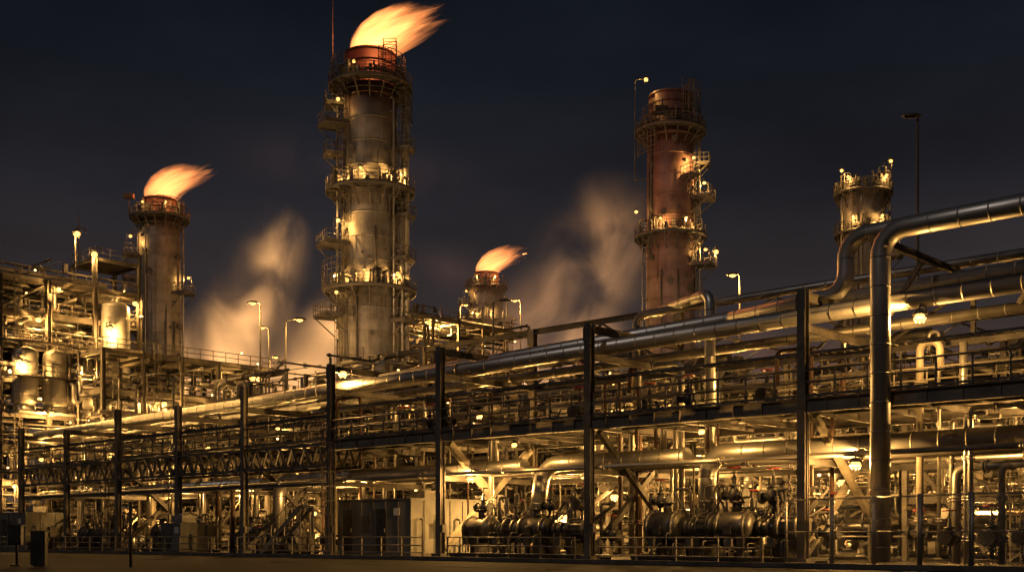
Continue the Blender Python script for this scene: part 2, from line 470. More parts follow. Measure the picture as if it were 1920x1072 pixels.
# ------------------------------------------------------------------ stacks
def stack(name, loc, prof, plats, balcs, label, mat, ladder_a=math.radians(200), ladder_z=(8,30), risers=(), rim=True, seed=1, cat="chimney", cages=()):
    e = root(name, loc, 0, label=label, cat=cat, group="stacks of the refinery")
    ztop = prof[-1][0]; Q = random.Random(seed)
    def rad(z):
        for (z0,r0),(z1,r1) in zip(prof, prof[1:]):
            if z0 <= z <= z1: return r0+(r1-r0)*(z-z0)/max(1e-6,z1-z0)
        return prof[-1][1]
    mb = MB()
    P = list(prof); rt = prof[-1][1]
    P += [(ztop, rt-.22), (ztop-4, rt-.25), (ztop-4.01,.01)]
    mb.lathe((0,0,0), P, 56)
    z = 2.6
    while z < ztop-1:
        rr = rad(z)
        mb.lathe((0,0,z), [(-.07,rr-.02),(-.07,rr+.05),(.07,rr+.05),(.07,rr-.02)], 56)
        z += 2.6
    mk(mb, "shell", [mat], e)
    if rim:
        mb = MB()
        for dz in (-.25, -1.4, -2.6):
            rr = rad(ztop+dz)
            mb.lathe((0,0,ztop+dz), [(-.1,rr-.02),(-.1,rr+.08),(.08,rr+.08),(.08,rr-.02)], 56)
        mk(mb, "rim_band", [M_SCORCH], e)
    mb = MB()
    for k in range(18):
        a = math.radians(Q.uniform(185,355)); z0 = Q.uniform(8,ztop-18); z1 = z0+Q.uniform(6,16); z1=min(z1,ztop-5)
        o = .14; c, s_ = math.cos(a), math.sin(a); r0=max(rad(z0),rad(z1))+o
        mb.tube([(c*r0,s_*r0,z0),(c*r0,s_*r0,z1)], Q.choice((.04,.06,.09,.13)), 6)
        z = z0+.5
        while z < z1: mb.beam((c*r0,s_*r0,z),(c*(rad(z)-.05),s_*(rad(z)-.05),z),.06,.06); z += 2
    for k in range(18):
        a = math.radians(Q.uniform(190,350)); z = Q.uniform(ztop*.35,ztop-5); c, s_ = math.cos(a), math.sin(a); rr = rad(z)
        nr_ = Q.choice((.12,.18,.28))
        mb.tube([(c*(rr-.1),s_*(rr-.1),z),(c*(rr+.32),s_*(rr+.32),z)], nr_, 10)
        mb.tube([(c*(rr+.3),s_*(rr+.3),z),(c*(rr+.38),s_*(rr+.38),z)], nr_*1.5, 10)
    mk(mb, "shell_fittings", [M_STEEL], e, kind="stuff")
    for (z, ro, lamps, pw) in plats:
        rr = rad(z)
        mb = MB()
        mb.lathe((0,0,z), [(-.05,rr+.05),(-.05,ro),(0,ro),(0,rr+.05)], 40)
        mb.lathe((0,0,z), [(-.26,ro-.06),(-.26,ro+.02),(.12,ro+.02),(.12,ro-.02)], 40)
        n = 16
        for k in range(n):
            a = 2*math.pi*k/n+.1; c, s_ = math.cos(a), math.sin(a)
            mb.ibeam((c*rr,s_*rr,z-.16), (c*(ro-.05),s_*(ro-.05),z-.16), .12, .2)
            mb.beam((c*(rr+.02),s_*(rr+.02),z-2.0), (c*(ro-.15),s_*(ro-.15),z-.25), .13, .13)
        mb.ring((0,0,z-1.1),(rr+ro)/2,.05,40)
        pf = mk(mb, "platform", [M_STEEL], e)
        mb = MB()
        for hh in (.45, .8, 1.2): mb.ring((0,0,z+hh), ro, .036, 40, tseg=5)
        for k in range(28):
            a = 2*math.pi*k/28; c, s_ = math.cos(a)*ro, math.sin(a)*ro
            mb.tube([(c,s_,z),(c,s_,z+1.2)], .036, 5)
        mk(mb, "railing", [M_STEEL], pf)
        mb = MB(); q = random.Random(int(z*10))
        for k in range(24):
            a = q.uniform(math.pi*.95, 2*math.pi*1.02); c, s_ = math.cos(a), math.sin(a); d = q.uniform(rr+.25, max(rr+.3,ro-.3))
            hh = q.uniform(.5, 1.8)
            if q.random() < .45: mb.box((c*d,s_*d,z+hh/2), (.45,.35,hh), 0, a)
            else: pipe(mb, [(c*d,s_*d,z),(c*d,s_*d,z+hh+.5),(c*rr*.98,s_*rr*.98,z+hh+.5)], q.choice((.06,.09,.13)), 6)
        mk(mb, "platform_equipment", [M_STEEL], e, kind="stuff")
        for a in lamps:
            c, s_ = math.cos(math.radians(a)), math.sin(math.radians(a))
            dd = rr+1.1
            lamp(e, (c*dd, s_*dd, z+1.5), pw*Q.uniform(.6,1.4), math.radians(a)+math.pi/2, 1.15)
            mb = MB(); mb.tube([(c*(dd+.5),s_*(dd+.5),z),(c*(dd+.5),s_*(dd+.5),z+1.7)], .035, 5); mk(mb, "lamp_bracket", [M_STEEL], e)
    for (z, a, wd, lampw) in balcs:
        rr = rad(z); aa = math.radians(a); dp = 2.0 if wd < 3 else 2.5
        def T(t, o, h):
            return (math.cos(aa)*(rr+o)-math.sin(aa)*t, math.sin(aa)*(rr+o)+math.cos(aa)*t, z+h)
        mb = MB()
        mb.prism(T(0,-.05,0), T(0,dp,0), [(-wd/2,-.06),(wd/2,-.06),(wd/2,.04),(-wd/2,.04)])
        for t in (-wd/2+.1, wd/2-.1):
            mb.beam(T(t,0,-2.0), T(t,dp-.1,-.12), .1, .1)
            mb.ibeam(T(t,0,-.16), T(t,dp,-.16), .12, .18)
        pf = mk(mb, "platform", [M_STEEL], e)
        mb = MB(); rail(mb, [T(-wd/2,.1,.04),T(-wd/2,dp,.04),T(wd/2,dp,.04),T(wd/2,.1,.04)], 1.2, .7, .04)
        mk(mb, "railing", [M_STEEL], pf)
        if lampw:
            lamp(e, T(wd/2-.3,1.1,2.3), lampw, aa+math.pi/2, 1.3)
            mb = MB(); mb.tube([T(wd/2-.3,1.6,0),T(wd/2-.3,1.6,2.5)], .04, 5); mk(mb, "lamp_bracket", [M_STEEL], e)
    for (a0,a1,ro,z0,z1) in cages:
        mb = MB(); a0=math.radians(a0); a1=math.radians(a1); n=7
        z = z0
        while z <= z1+.01: mb.ring((0,0,z),ro,.04,40,0,a0,a1); z += (z1-z0)/5
        for k in range(n+1):
            a=a0+(a1-a0)*k/n; mb.tube([(math.cos(a)*ro,math.sin(a)*ro,z0),(math.cos(a)*ro,math.sin(a)*ro,z1)],.045,5)
        mk(mb, "service_cage", [M_STEEL], e)
    c, s_ = math.cos(ladder_a), math.sin(ladder_a)
    for z0, z1 in ladder_z:
        mb = MB(); rr = max(rad(z0), rad(z1))+.22
        ladder(mb, c*rr, s_*rr, z0, z1, c, s_, cage=True, w=.6)
        mk(mb, "caged_ladder", [M_RAIL], e)
    for (a, o, r, z0, z1) in risers:
        mb = MB(); aa = math.radians(a); ro = rad((z0+z1)/2)+o
        x, y = math.cos(aa)*ro, math.sin(aa)*ro
        xi, yi = math.cos(aa)*(rad(z1)-.1), math.sin(aa)*(rad(z1)-.1)
        pipe(mb, [(x,y,z0),(x,y,z1),(xi,yi,z1)], r, 10, seam=3)
        z = z0+1.5
        while z < z1-1:
            mb.beam((x,y,z), (math.cos(aa)*rad(z)*.99, math.sin(aa)*rad(z)*.99, z), .1, .14); z += 4
        mk(mb, "riser_pipe", [M_CLADD], e)
    return e

S1 = (-15.7,130,0)
m1 = stackmat("weathered_shell_main", 54.4, 9, (.085,.020,.015), .92, ((.105,.096,.088),(.32,.29,.26)))
st1 = stack("flare_stack", S1, [(0,3.7),(22,3.6),(27.5,3.4),(28.2,3.2),(39.2,3.1),(46,3.0),(50.6,2.95),(50.61,2.8),(54.4,2.85)],
   [(50.8,4.6,(250,),25),(39.2,4.9,(212,262,318),800),(28.2,5.1,(218,268,320),800)],
   [(46.2,205,3.4,140),(33.0,208,3.6,1100),(25.2,210,3.6,60),(43,200,2,0),(36.2,-20,2.0,0),(24.6,-30,2.4,0),(31.4,-25,2.2,0),(48.6,195,2.2,0),(43.6,-18,1.8,0)],
   "tall weathered steel flare stack with railed platforms and burning top", m1,
   math.radians(222), ((4,25),(25.6,33),(33,39),(39.4,46),(46.3,50.6)),
   risers=((-8,.75,.40,6,50),(-25,.45,.16,6,38),(190,.5,.12,24,50),(-40,.3,.12,6,49),(-15,.4,.1,20,50)), seed=5,
   cages=((185,250,4.4,25.0,28.0),(-70,10,3.9,50.8,54.0),(-40,5,4.6,46.5,50.5),(180,240,4.3,50.9,53.6),(170,235,5.3,28.3,31.2)))
mb = MB(); mb.tube([(-4.1,-.5,48),(-4.1,-.5,63)], .06, 6, radii=[.07,.03]); mk(mb, "antenna_mast", [M_RUST], st1)
mb = MB()
for x in (1.7, 3.1):
    for y in (-2.6, -1.7): mb.tube([(x,y,50.8),(x,y,55.2)], .045, 5)
for z in (52.2,53.4,54.5,55.2): mb.tube([(1.7,-2.6,z),(3.1,-2.6,z),(3.1,-1.7,z),(1.7,-1.7,z),(1.7,-2.6,z)], .04, 5)
for k in range(3): mb.tube([(1.7,-2.6,53.5+k*.5),(3.1,-2.6,53.9+k*.5)], .03, 4)
mk(mb, "top_service_frame", [M_RUST], st1)

S2 = (20.25,150,0)
m2 = stackmat("reddish_shell", 57.4, 38, (.165,.068,.058), .62, ((.11,.085,.076),(.33,.265,.23)))
st2 = stack("chimney_stack", S2, [(0,3.4),(30,3.15),(44,3.0),(52.6,2.95),(52.61,2.75),(57.4,2.75)],
   [(52.7,4.5,(),0),(39.3,4.6,(245,290),900)],
   [(43.9,-22,3.0,1000),(35.4,-25,3.4,900),(48.3,-15,2.0,0),(46.2,-60,1.6,1000)],
   "tall red-brown stack with two railed ring platforms and side balconies", m2,
   math.radians(-28), ((4,34),(35.5,39),(39.4,43.6),(44,52.5),(52.8,58.5)), risers=((-5,.55,.14,6,52),(185,.4,.1,6,39)), seed=9,
   cages=((-75,25,3.8,53.2,58.4),(180,235,4.2,49.5,52.4),(190,250,3.7,52.8,55.6)))
mb = MB(); pipe(mb, [(-4.6,-.6,46),(-4.6,-.6,59.2),(-3.4,-.6,59.4)], .06, 6)
mb.beam((-4.6,-.6,52.4),(-3,-.6,52.4),.08,.08); mb.beam((-4.6,-.6,46.5),(-2.8,-.6,46.5),.08,.08)
mk(mb, "lamp_mast", [M_STEEL], st2); lamp(st2, (-3.2,-.6,59.3), 260, 0, 1.7)
lamp(st2, (-4.5,-1.2,42.3), 160, 0, 1.4); lamp(st2, (5.6,-1.4,37.2), 450, 0, 2.0)
mb = MB()
for k in range(6): pipe(mb, [(1.2+.3*k,-3.4+.3*k,52.8),(1.2+.3*k,-3.4+.3*k,57.5+.3*k),(1.9+.2*k,-2.2+.2*k,57.5+.3*k)], .05, 5)
mk(mb, "vent_piping", [M_STEEL], st2)
mb = MB(); mb.box((-1.5,-3.2,54.4),(1.6,.6,1.1)); mb.box((.3,-3.3,53.6),(.8,.5,1.4)); mb.tube([(-1.5,-3.5,54.9),(-1.5,-3.5,55.8)],.1,8); mk(mb, "instrument_cabinet", [M_DARK], st2)

S3 = (-48,160,0)
m3 = stackmat("weathered_shell_third", 47, 5, (.09,.030,.020), .75, ((.12,.11,.10),(.32,.29,.26)))
st3 = stack("flare_stack", S3, [(0,3.2),(20,2.9),(40,2.75),(44.3,2.6),(44.31,2.25),(47,2.25)],
   [(44.4,3.95,(245,300),320)],
   [(39.2,200,2.6,600),(34.0,-20,2.6,400),(36,205,2.4,0)],
   "weathered grey flare stack with ring platform and flame", m3, math.radians(215), ((4,36),(36.2,39),(39.4,43)),
   risers=((-10,.5,.14,6,43),(250,.3,.08,6,43)), seed=12, cages=((-80,30,3.2,44.4,46.8),))
mb = MB(); mb.box((-3.9,-1,47.2),(1.3,.7,.6)); mb.tube([(-3.9,-1,44.4),(-3.9,-1,47)],.06,5); mk(mb, "signal_box", [M_RUST], st3)
S4 = (-4.8,220,0)
m4 = stackmat("weathered_shell_fourth", 50.4, 5, (.11,.038,.026), .7, ((.12,.11,.10),(.32,.29,.26)))
st4 = stack("flare_stack", S4, [(0,3.6),(30,3.3),(47,3.1),(47.6,2.9),(47.61,2.3),(50.4,2.3)],
   [(47.6,4.0,(245,295),400),(41.0,5.2,(235,285),900)], [(44.3,200,2.4,400)],
   "short distant flare stack with lit platforms and small flame", m4, math.radians(220), ((4,40),(41,47)), risers=((-10,.5,.2,6,46),), seed=14)
S5 = (44.9,150,0)
m5 = stackmat("weathered_shell_fifth", 60, 2, (.2,.1,.05), .2, ((.12,.11,.10),(.32,.29,.26)))
st5 = stack("process_column", S5, [(0,2.75),(34,2.75),(44.5,2.75),(46.4,2.7)],
   [(44.8,3.65,(225,300),380),(39.7,3.6,(235,290),420)], [(36.5,-30,2.2,200)],
   "straight steel process column crowned with railed platforms and bright lamps", m5, math.radians(235), ((4,39),(39.8,44.5)), rim=False,
   risers=((200,.5,.15,20,44),(-15,.5,.15,20,44),(250,.35,.12,20,44)), seed=17, cat="process column", cages=((-60,60,3.5,44.8,48.2),))
mb = MB()
for x,hh in ((-2.8,1.0),(2.4,1.8),(3.0,1.2)):
    pipe(mb, [(x,-1.5,44.8),(x,-1.5,46.2+hh),(x-.8*(1 if x>0 else -1),-1.3,46.2+hh),(x-.8*(1 if x>0 else -1),-1.3,45)], .08, 7, .3)
mk(mb, "overhead_piping", [M_GALV], st5)
lamp(st5, (3.0,-1.6,48.6), 200, 0, 1.6); lamp(st5, (-3.2,-1.6,47.4), 160, 0, 1.4)

# ------------------------------------------------------------------ flames
def flame(loc, k, seed, label, power, mat):
    cl = [(-.1,0,2.3),(0.1,.9,2.5),(0.7,1.8,2.55),(1.7,2.6,2.45),(3.0,3.2,2.25),(4.4,3.7,1.9),(5.7,4.1,1.35),(6.7,4.4,.7)]
    mb = MB(); seg = 90; vs = []; fs = []
    pts = []
    for i in range(len(cl)-1):
        for j in range(5):
            t = j/5; a, b = cl[i], cl[i+1]; pts.append(tuple(a[q]+(b[q]-a[q])*t for q in range(3)))
    pts.append(cl[-1]); n = len(pts)
    for i, (x,z,r) in enumerate(pts):
        a = pts[max(0,i-1)]; b = pts[min(n-1,i+1)]; tx, tz = b[0]-a[0], b[1]-a[1]
        l = math.hypot(tx,tz); tx/=l; tz/=l
        T = i/(n-1)
        for q in range(seg):
            an = 2*math.pi*q/seg
            ca, sa = math.cos(an), math.sin(an)
            n1 = noise.noise(Vector((ca*1.6+seed, sa*1.6, T*1.2)))
            n2 = noise.noise(Vector((ca*5+seed, sa*5, T*1.4)))
            n3 = noise.noise(Vector((ca*13+seed, sa*13, T*1.8)))
            nz = n1+.65*n2+.5*n3
            rr = r*(1+nz*(.05+.55*T))
            ext = T*T*(n1*.6+n2*3.0+n3*3.0)
            u = ca*rr; vv = sa*rr*.85
            vs.append(((x-tz*u+tx*ext)*k, vv*k, max(0,(z+tx*u+tz*ext)*k)))
    for i in range(n-1):
        for q in range(seg):
            q2=(q+1)%seg; fs.append((i*seg+q,(i+1)*seg+q,(i+1)*seg+q2,i*seg+q2))
    fs.append(tuple(range(seg))); fs.append(tuple((n-1)*seg+q for q in reversed(range(seg))))
    mb.add(vs, fs, 0, True)
    o = mk(mb, "flame", [mat], loc=loc, label=label, cat="flame", group="flames of the flare stacks")
    plight(o, (1.2*k, -.5*k, 3*k), power, (1,.26,.07), 1.6*k)
    return o
flame((S1[0],S1[1],54.3), .98, 3.1, "large orange gas flame blown sideways above the tall stack", 9500, M_FLAME)
flame((S3[0],S3[1],46.9), .88, 8.4, "orange gas flame streaming from the grey stack", 6000, M_FLAME2)
flame((S4[0],S4[1],50.3), .88, 5.2, "small orange gas flame on the distant stack", 6000, M_FLAME2)

# ------------------------------------------------------------------ steam
M_ST = steammat("warm_glowing_steam", (1,.49,.17), .29, .12, .38, .64, .12)
M_ST3 = steammat("soft_glowing_steam", (1,.48,.19), .160, .07, .36, .68, .10)
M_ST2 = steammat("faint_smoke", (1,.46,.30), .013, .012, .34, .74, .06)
M_HZ = steammat("glowing_haze", (1,.52,.28), .0024, .0, .1, .8, .03)  # emission only: warm glow put into the haze volume
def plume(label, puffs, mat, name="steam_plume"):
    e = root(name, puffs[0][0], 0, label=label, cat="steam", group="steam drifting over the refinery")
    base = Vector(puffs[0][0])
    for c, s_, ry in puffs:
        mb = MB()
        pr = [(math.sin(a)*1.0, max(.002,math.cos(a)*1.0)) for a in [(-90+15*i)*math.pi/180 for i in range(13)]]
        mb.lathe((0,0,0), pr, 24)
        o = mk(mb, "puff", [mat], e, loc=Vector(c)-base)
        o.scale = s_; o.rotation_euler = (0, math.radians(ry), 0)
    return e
plume("thick billowing steam with built-in amber glow rising behind the process unit", [
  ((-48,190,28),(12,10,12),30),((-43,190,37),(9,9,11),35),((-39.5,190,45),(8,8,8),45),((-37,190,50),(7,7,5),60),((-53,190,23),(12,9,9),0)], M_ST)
plume("steam column with built-in amber glow beside the tall stack", [
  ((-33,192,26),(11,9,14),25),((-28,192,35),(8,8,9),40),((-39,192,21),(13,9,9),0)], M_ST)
plume("wide steam cloud with built-in amber glow above the pipe rack", [
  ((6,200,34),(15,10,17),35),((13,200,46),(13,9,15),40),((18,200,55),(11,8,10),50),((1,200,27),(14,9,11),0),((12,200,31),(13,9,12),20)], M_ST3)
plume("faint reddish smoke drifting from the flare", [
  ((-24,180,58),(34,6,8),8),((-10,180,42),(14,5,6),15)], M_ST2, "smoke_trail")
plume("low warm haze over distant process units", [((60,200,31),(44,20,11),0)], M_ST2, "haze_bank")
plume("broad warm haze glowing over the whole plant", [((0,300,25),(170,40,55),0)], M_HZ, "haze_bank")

# ------------------------------------------------------------------ main pipe rack
SP = [12,0,-12.2,-23.3,-33.4,-43,-51.5,-60.4,-69,-77.6]
RK = root("pipe_rack", R(0,0,0), RROT, label="long dark steel pipe rack with raised walkway beside the road", cat="pipe rack")
HP = [(-.2,-.2),(.2,-.2),(.2,-.165),(.02,-.165),(.02,.165),(.2,.165),(.2,.2),(-.2,.2),(-.2,.165),(-.02,.165),(-.02,-.165),(-.2,-.165)]
for i, s in enumerate(SP):
    for v in (0, 8):
        mb = MB()
        h = (12.2 if i < 5 else (11.6,10.9,11.3,10.2,10.9)[i-5]) if v == 0 else (14.2 if i < 5 else 12.4)
        mb.prism((s,v,0.25), (s,v,h), HP, 0, Vector((0,1,0)))
        mb.box((s,v,.14), (.75,.75,.24), 1)
        for bz in (7.15, h-.6):
            mb.box((s,v-.215,bz), (.5,.02,.7), 0)
            for bx in (-.18,.18):
                for bb in (-.25,-.08,.08,.25): mb.box((s+bx,v-.235,bz+bb),(.04,.02,.04),0)
        if v == 0:
            mb.tube([(s+.26,v-.1,.3),(s+.26,v-.1,6.6)],.03,6); mb.box((s+.3,v-.15,1.7),(.28,.2,.45))
        mk(mb, "column", [(M_STEEL if i < 5 else M_RAIL) if v == 0 else M_BEIGE, M_CONC], RK)
for i, s in enumerate(SP):
    top = 11.9 if i < 5 else 10.0
    for z, hh in ((top-.0,.4),(top-1.4,.35),(6.95,.45),(4.6,.3)) + (((8.6,.25),) if i>=5 else ()):
        one(lambda m: m.ibeam((s,.2,z), (s,7.8,z), .22, hh), "cross_beam", [M_STEEL], RK)
for a, b in zip(SP, SP[1:]):
    left = b < -34
    L_ = [((b+.2,8,6.95),(a-.2,8,6.95),.25,.5), ((b+.2,8,4.6),(a-.2,8,4.6),.2,.3)]
    if not left: L_ += [((b,8,14.05),(a,8,14.05),.25,.32), ((b+.2,8,10.4),(a-.2,8,10.4),.2,.3)]
    else: L_ += [((b+.2,8,12.1),(a-.2,8,12.1),.22,.3), ((b+.2,0,8.9),(a-.2,0,8.9),.16,.2), ((b+.2,0,4.6),(a-.2,0,4.6),.16,.2)]
    for p0,p1,w_,h_ in L_: one(lambda m: m.ibeam(p0,p1,w_,h_), "longitudinal_beam", [M_STEEL], RK)
    if not left:
        one(lambda m: (m.beam((b,8,10.6),((a+b)/2,8,13.9),.12,.12), m.beam((a,8,10.6),((a+b)/2,8,13.9),.12,.12)), "knee_brace", [M_STEEL], RK)
    n = max(2, round((a-b)/2.4))
    for k_ in range(1, n):
        s = b+(a-b)*k_/n
        one(lambda m: m.ibeam((s,.15,6.98), (s,7.85,6.98), .15, .3), "deck_joist", [M_STEEL], RK)
for a, b in zip(SP, SP[1:]):
    if b > -34:
        def f(m):
            m.ibeam((b+.21,-.05,7.02), (a-.21,-.05,7.02), .3, .62)
            x = b+1.2
            while x < a-.5: m.box((x,-.12,7.02),(.02,.14,.5)); x += 1.5
        one(f, "walkway_girder", [M_RAIL], RK)
        one(lambda m: m.ibeam((b+.1,2.6,7.05), (a-.1,2.6,7.05), .2, .4), "walkway_girder", [M_STEEL], RK)
for a, b in zip(SP, SP[1:]):
    if b < -34:
        for v in (0, 2.6):
            mb = MB()
            mb.beam((b,v,7.15),(a,v,7.15),.18,.18); mb.beam((b,v,5.75),(a,v,5.75),.18,.18)
            n = round((a-b)/1.45)
            for k_ in range(n):
                s0 = b+(a-b)*k_/n; s1 = b+(a-b)*(k_+1)/n; sm = (s0+s1)/2
                mb.beam((s0,v,7.15),(sm,v,5.75),.12,.12); mb.beam((sm,v,5.75),(s1,v,7.15),.12,.12)
            mk(mb, "walkway_truss", [M_STEEL], RK)
mb = MB(); mb.box((-32.8,1.3,7.37),(89.6,2.55,.05))
for k_ in range(300): mb.box((-77.4+k_*.298,1.3,7.402),(.03,2.5,.012))
dk = mk(mb, "walkway_deck", [M_GRATE], RK)
mb = MB(); rail(mb, [(12,-.02,7.4),(-77.6,-.02,7.4)], 1.2, 1.5, .055); mk(mb, "railing", [M_STEEL], dk)
mb = MB(); rail(mb, [(12,2.55,7.4),(-77.6,2.55,7.4)], 1.15, 1.5, .036); mk(mb, "railing", [M_RAIL], dk)
mb = MB(); mb.box((-58,6.4,9.0),(30,2.4,.06)); rd = mk(mb, "upper_deck", [M_GRATE], RK)
mb = MB(); rail(mb, [(-43,5.2,9.03),(-73,5.2,9.03)], 1.1, 1.5, .04); mk(mb, "railing", [M_RAIL], rd)
mb = MB(); v=.35
mb.beam((12,v,9.4),(-33,v,9.4),.04,.12); mb.beam((12,v+.5,9.4),(-33,v+.5,9.4),.04,.12)
for k_ in range(110): mb.beam((11.8-k_*.41,v,9.36),(11.8-k_*.41,v+.5,9.36),.03,.03)
for k_ in range(5): mb.tube([(12,v+.08+k_*.08,9.42),(-33,v+.08+k_*.08,9.42)],.03,5)
mk(mb, "cable_tray", [M_STEEL], RK)
for i, s in enumerate(SP[:9]):
    if i in (1,2,3,5,7):
        mt = M_BRACE if i in (3,) else (M_BEIGE if i == 1 else M_STEEL)
        ww = .38 if i == 3 else .28
        one(lambda m: m.beam((s,.3,.5),(s,7.7,6.6),ww,ww), "diagonal_brace", [mt], RK)
        one(lambda m: m.beam((s+.42,.3,6.6),(s+.42,7.7,.5),ww,ww), "diagonal_brace", [mt], RK)
for (p0,p1) in (((-23.1,8,.5),(-12.4,8,6.7)),((-60.2,8,.5),(-51.7,8,6.7)),((0.2,8,6.6),(5,8,.5))):
    one(lambda m: m.beam(p0,p1,.18,.18), "wind_brace", [M_STEEL], RK)
for s in (3.2,9.0):
    def f(m):
        m.ibeam((s+1.2,-1.2,13.3),(s+1.2,8,13.3),.2,.3)
        m.ibeam((s+1.2,8,10.4),(s+1.2,8,13.15),.2,.2)
        m.beam((s-.6,2.6,10.8),(s+1.1,2.6,13.2),.2,.2)
    one(f, "upper_support_frame", [M_STEEL], RK)
for s in (-32.9,-61.5):
    one(lambda m: ladder(m, s, -.35, .3, 8.5, 0, -1, cage=True, w=.6), "caged_ladder", [M_RAIL], RK)

# ------------------------------------------------------------------ pipelines on the rack
def pl(pts, r, mat, label, seam=1.2, flange=0, seg=20, bend=None, name="pipeline", base=None):
    mb = MB(); pipe(mb, pts, r, seg, bend, 0, seam, flange, 1)
    base = base or pts[0]
    return rackobj(mb, name, [mat, M_GALV], tuple(base), label=label, cat="pipe", group="pipelines of the refinery")
big = "thick aluminium-clad pipeline lying along the pipe rack"
pl([(14,1.6,11.5),(-78,1.6,10.3)], .39, M_CLAD, big, seg=32)
pl([(14,2.9,11.65),(-78,2.9,10.4)], .24, M_CLADD, "medium clad pipeline lying along the pipe rack")
pl([(14,4.2,12.7),(-78,4.2,10.6)], .38, M_CLAD, big, seg=32)
pl([(14,5.2,12.2),(-78,5.2,10.4)], .20, M_CLADD, "medium clad pipeline lying along the pipe rack")
pl([(14,6.2,11.4),(-78,6.2,10.3)], .26, M_CLADD, "medium clad pipeline lying along the pipe rack")
pl([(14,7.0,12.6),(-30,7.0,12.4)], .16, M_RUST, "brown pipeline lying along the pipe rack")
pl([(16,-.8,13.9),(4.0,-.8,13.9),(4.0,-.8,.2)], .41, M_CLAD, "clad pipeline arching down to the ground beside the fence", bend=1.1, seg=32)
pl([(16,3.6,15.3),(.2,3.6,15.1),(.2,3.6,12.5),(-6,3.6,12.1)], .39, M_CLAD, "clad pipeline stepping down onto the rack", bend=1.0, seg=32)
pl([(16,6.4,13.75),(-14,6.4,13.7),(-14,6.4,8)], .22, M_CLADD, "clad pipeline above the rack walkway", bend=.6)
pl([(-8.1,4.9,2),(-8.1,4.9,13.9),(-13.5,7.5,13.9)], .28, M_CLAD, "vertical clad riser rising through the rack", bend=.6)
pl([(14,2.1,5.35),(-6.4,2.1,5.3),(-6.4,2.1,2.3)], .46, M_CLAD, "thick low pipeline bending down to the pump skid", bend=1.1, seg=32)
pl([(-7.6,2.1,5.25),(-17.2,2.1,5.25),(-17.2,1.5,2.2)], .44, M_CLAD, "thick low pipeline bending down to machinery", bend=1.1, seg=32)
pl([(-18.6,2.1,5.2),(-41.9,2.1,5.15),(-41.9,2.1,1.8)], .42, M_CLAD, "thick low pipeline bending down to machinery", bend=1.1, seg=32)
pl([(-43.4,2.0,5.0),(-78,2.0,4.9)], .38, M_CLAD, "thick low pipeline under the walkway", seg=28)
pl([(14,5.4,5.2),(-36,5.4,5.1)], .30, M_CLADD, "thick low pipeline under the rack deck", seg=24)
pl([(-39,7.2,4.0),(-39,7.2,5.6),(-52,7.2,5.6),(-52,7.2,1)], .26, M_CLADD, "medium low pipeline under the walkway")
q = random.Random(4)
for i, v in enumerate((3.3,3.8,4.3,4.9,5.6,6.1,6.8,7.3)):
    r = (.09,.14,.07,.18,.11,.16,.08,.12)[i]
    a = 13.5 if i % 2 == 0 else q.uniform(-4,6); b = -78 if i % 3 else q.uniform(-50,-36)
    z = 7.25+r
    pts = [(a,v,z)]
    if i % 2: pts = [(a,v,z+q.uniform(1.2,2.8)),(a,v,z)]
    m_ = q.uniform(-30,-10)
    pts += [(m_,v,z),(m_,v,z+.9),(m_-2,v,z+.9),(m_-2,v,z),(b,v,z)]
    pl(pts, r, (M_CLADD,M_RUST,M_BEIGE,M_CLAD)[i % 4], "small pipe running along the rack deck", seam=0, flange=6, seg=10, bend=.3)
for i, v in enumerate((.5,.95,3.1,3.7,7.4)):
    r = (.08,.12,.16,.1,.12)[i]
    pl([(13,v,4.75+r),(-78,v,4.75+r)], r, (M_CLADD,M_BEIGE,M_CLAD,M_RUST,M_CLADD)[i], "small pipe running under the walkway", seam=0, flange=7, seg=8)
for i in range(36):
    s = q.uniform(-75, 4); v = q.uniform(2.9,7.6); z1 = q.choice((4.9,7.4,9.8,10.6)); r = q.choice((.06,.09,.12,.17))
    dx = q.uniform(-3,3)
    pl([(s,v,.3),(s,v,z1),(s+dx,v,z1),(s+dx,v,z1-q.uniform(1,2.5))], r, q.choice((M_CLADD,M_BEIGE,M_RUST,M_CLAD)), "thin vertical pipe leg inside the rack", seam=0, flange=3, seg=8, name="drop_pipe")
for i in range(11):
    s = 4.9+q.uniform(0,5.2); v = q.uniform(.8,4.2); z1 = q.choice((6.4,6.6,5.2,4.2,9)); r = q.choice((.06,.08,.11,.15,.19))
    pl([(s,v,.1),(s,v,z1),(s+q.uniform(.5,2.5),v,z1)], r, q.choice((M_CLADD,M_BEIGE,M_CLAD)), "thin vertical pipe leg behind the fence", seam=0, flange=1.7, seg=10, name="drop_pipe")

# ------------------------------------------------------------------ valves
def valve_src():
    e = root("gate_valve", (0,0,-50))
    mb = MB()
    mb.lathe((0,0,.0), [(-.34,.001),(-.3,.16),(-.1,.26),(.1,.26),(.25,.17),(.35,.12),(.36,.22),(.44,.22),(.45,.09),(.8,.06),(.81,.001)], 14)
    mb.tube([(-.5,0,0),(.5,0,0)], .17, 12)
    for x in (-.5,.5): mb.tube([(x-.05,0,0),(x+.05,0,0)], .29, 12)
    mb.tube([(0,0,.8),(0,0,1.15)], .03, 6)
    mb.tube([(0,0,-.7),(0,0,-.3)], .07, 6)
    mk(mb, "valve_body", [M_DARK], e)
    mb = MB(); mb.ring((0,0,1.1), .28, .03, 18, tseg=6)
    for k_ in range(4):
        a = k_*math.pi/2; mb.tube([(0,0,1.1),(.28*math.cos(a),.28*math.sin(a),1.1)], .02, 5)
    mk(mb, "handwheel", [M_RED], e)
    return e
vs_ = valve_src(); first = True
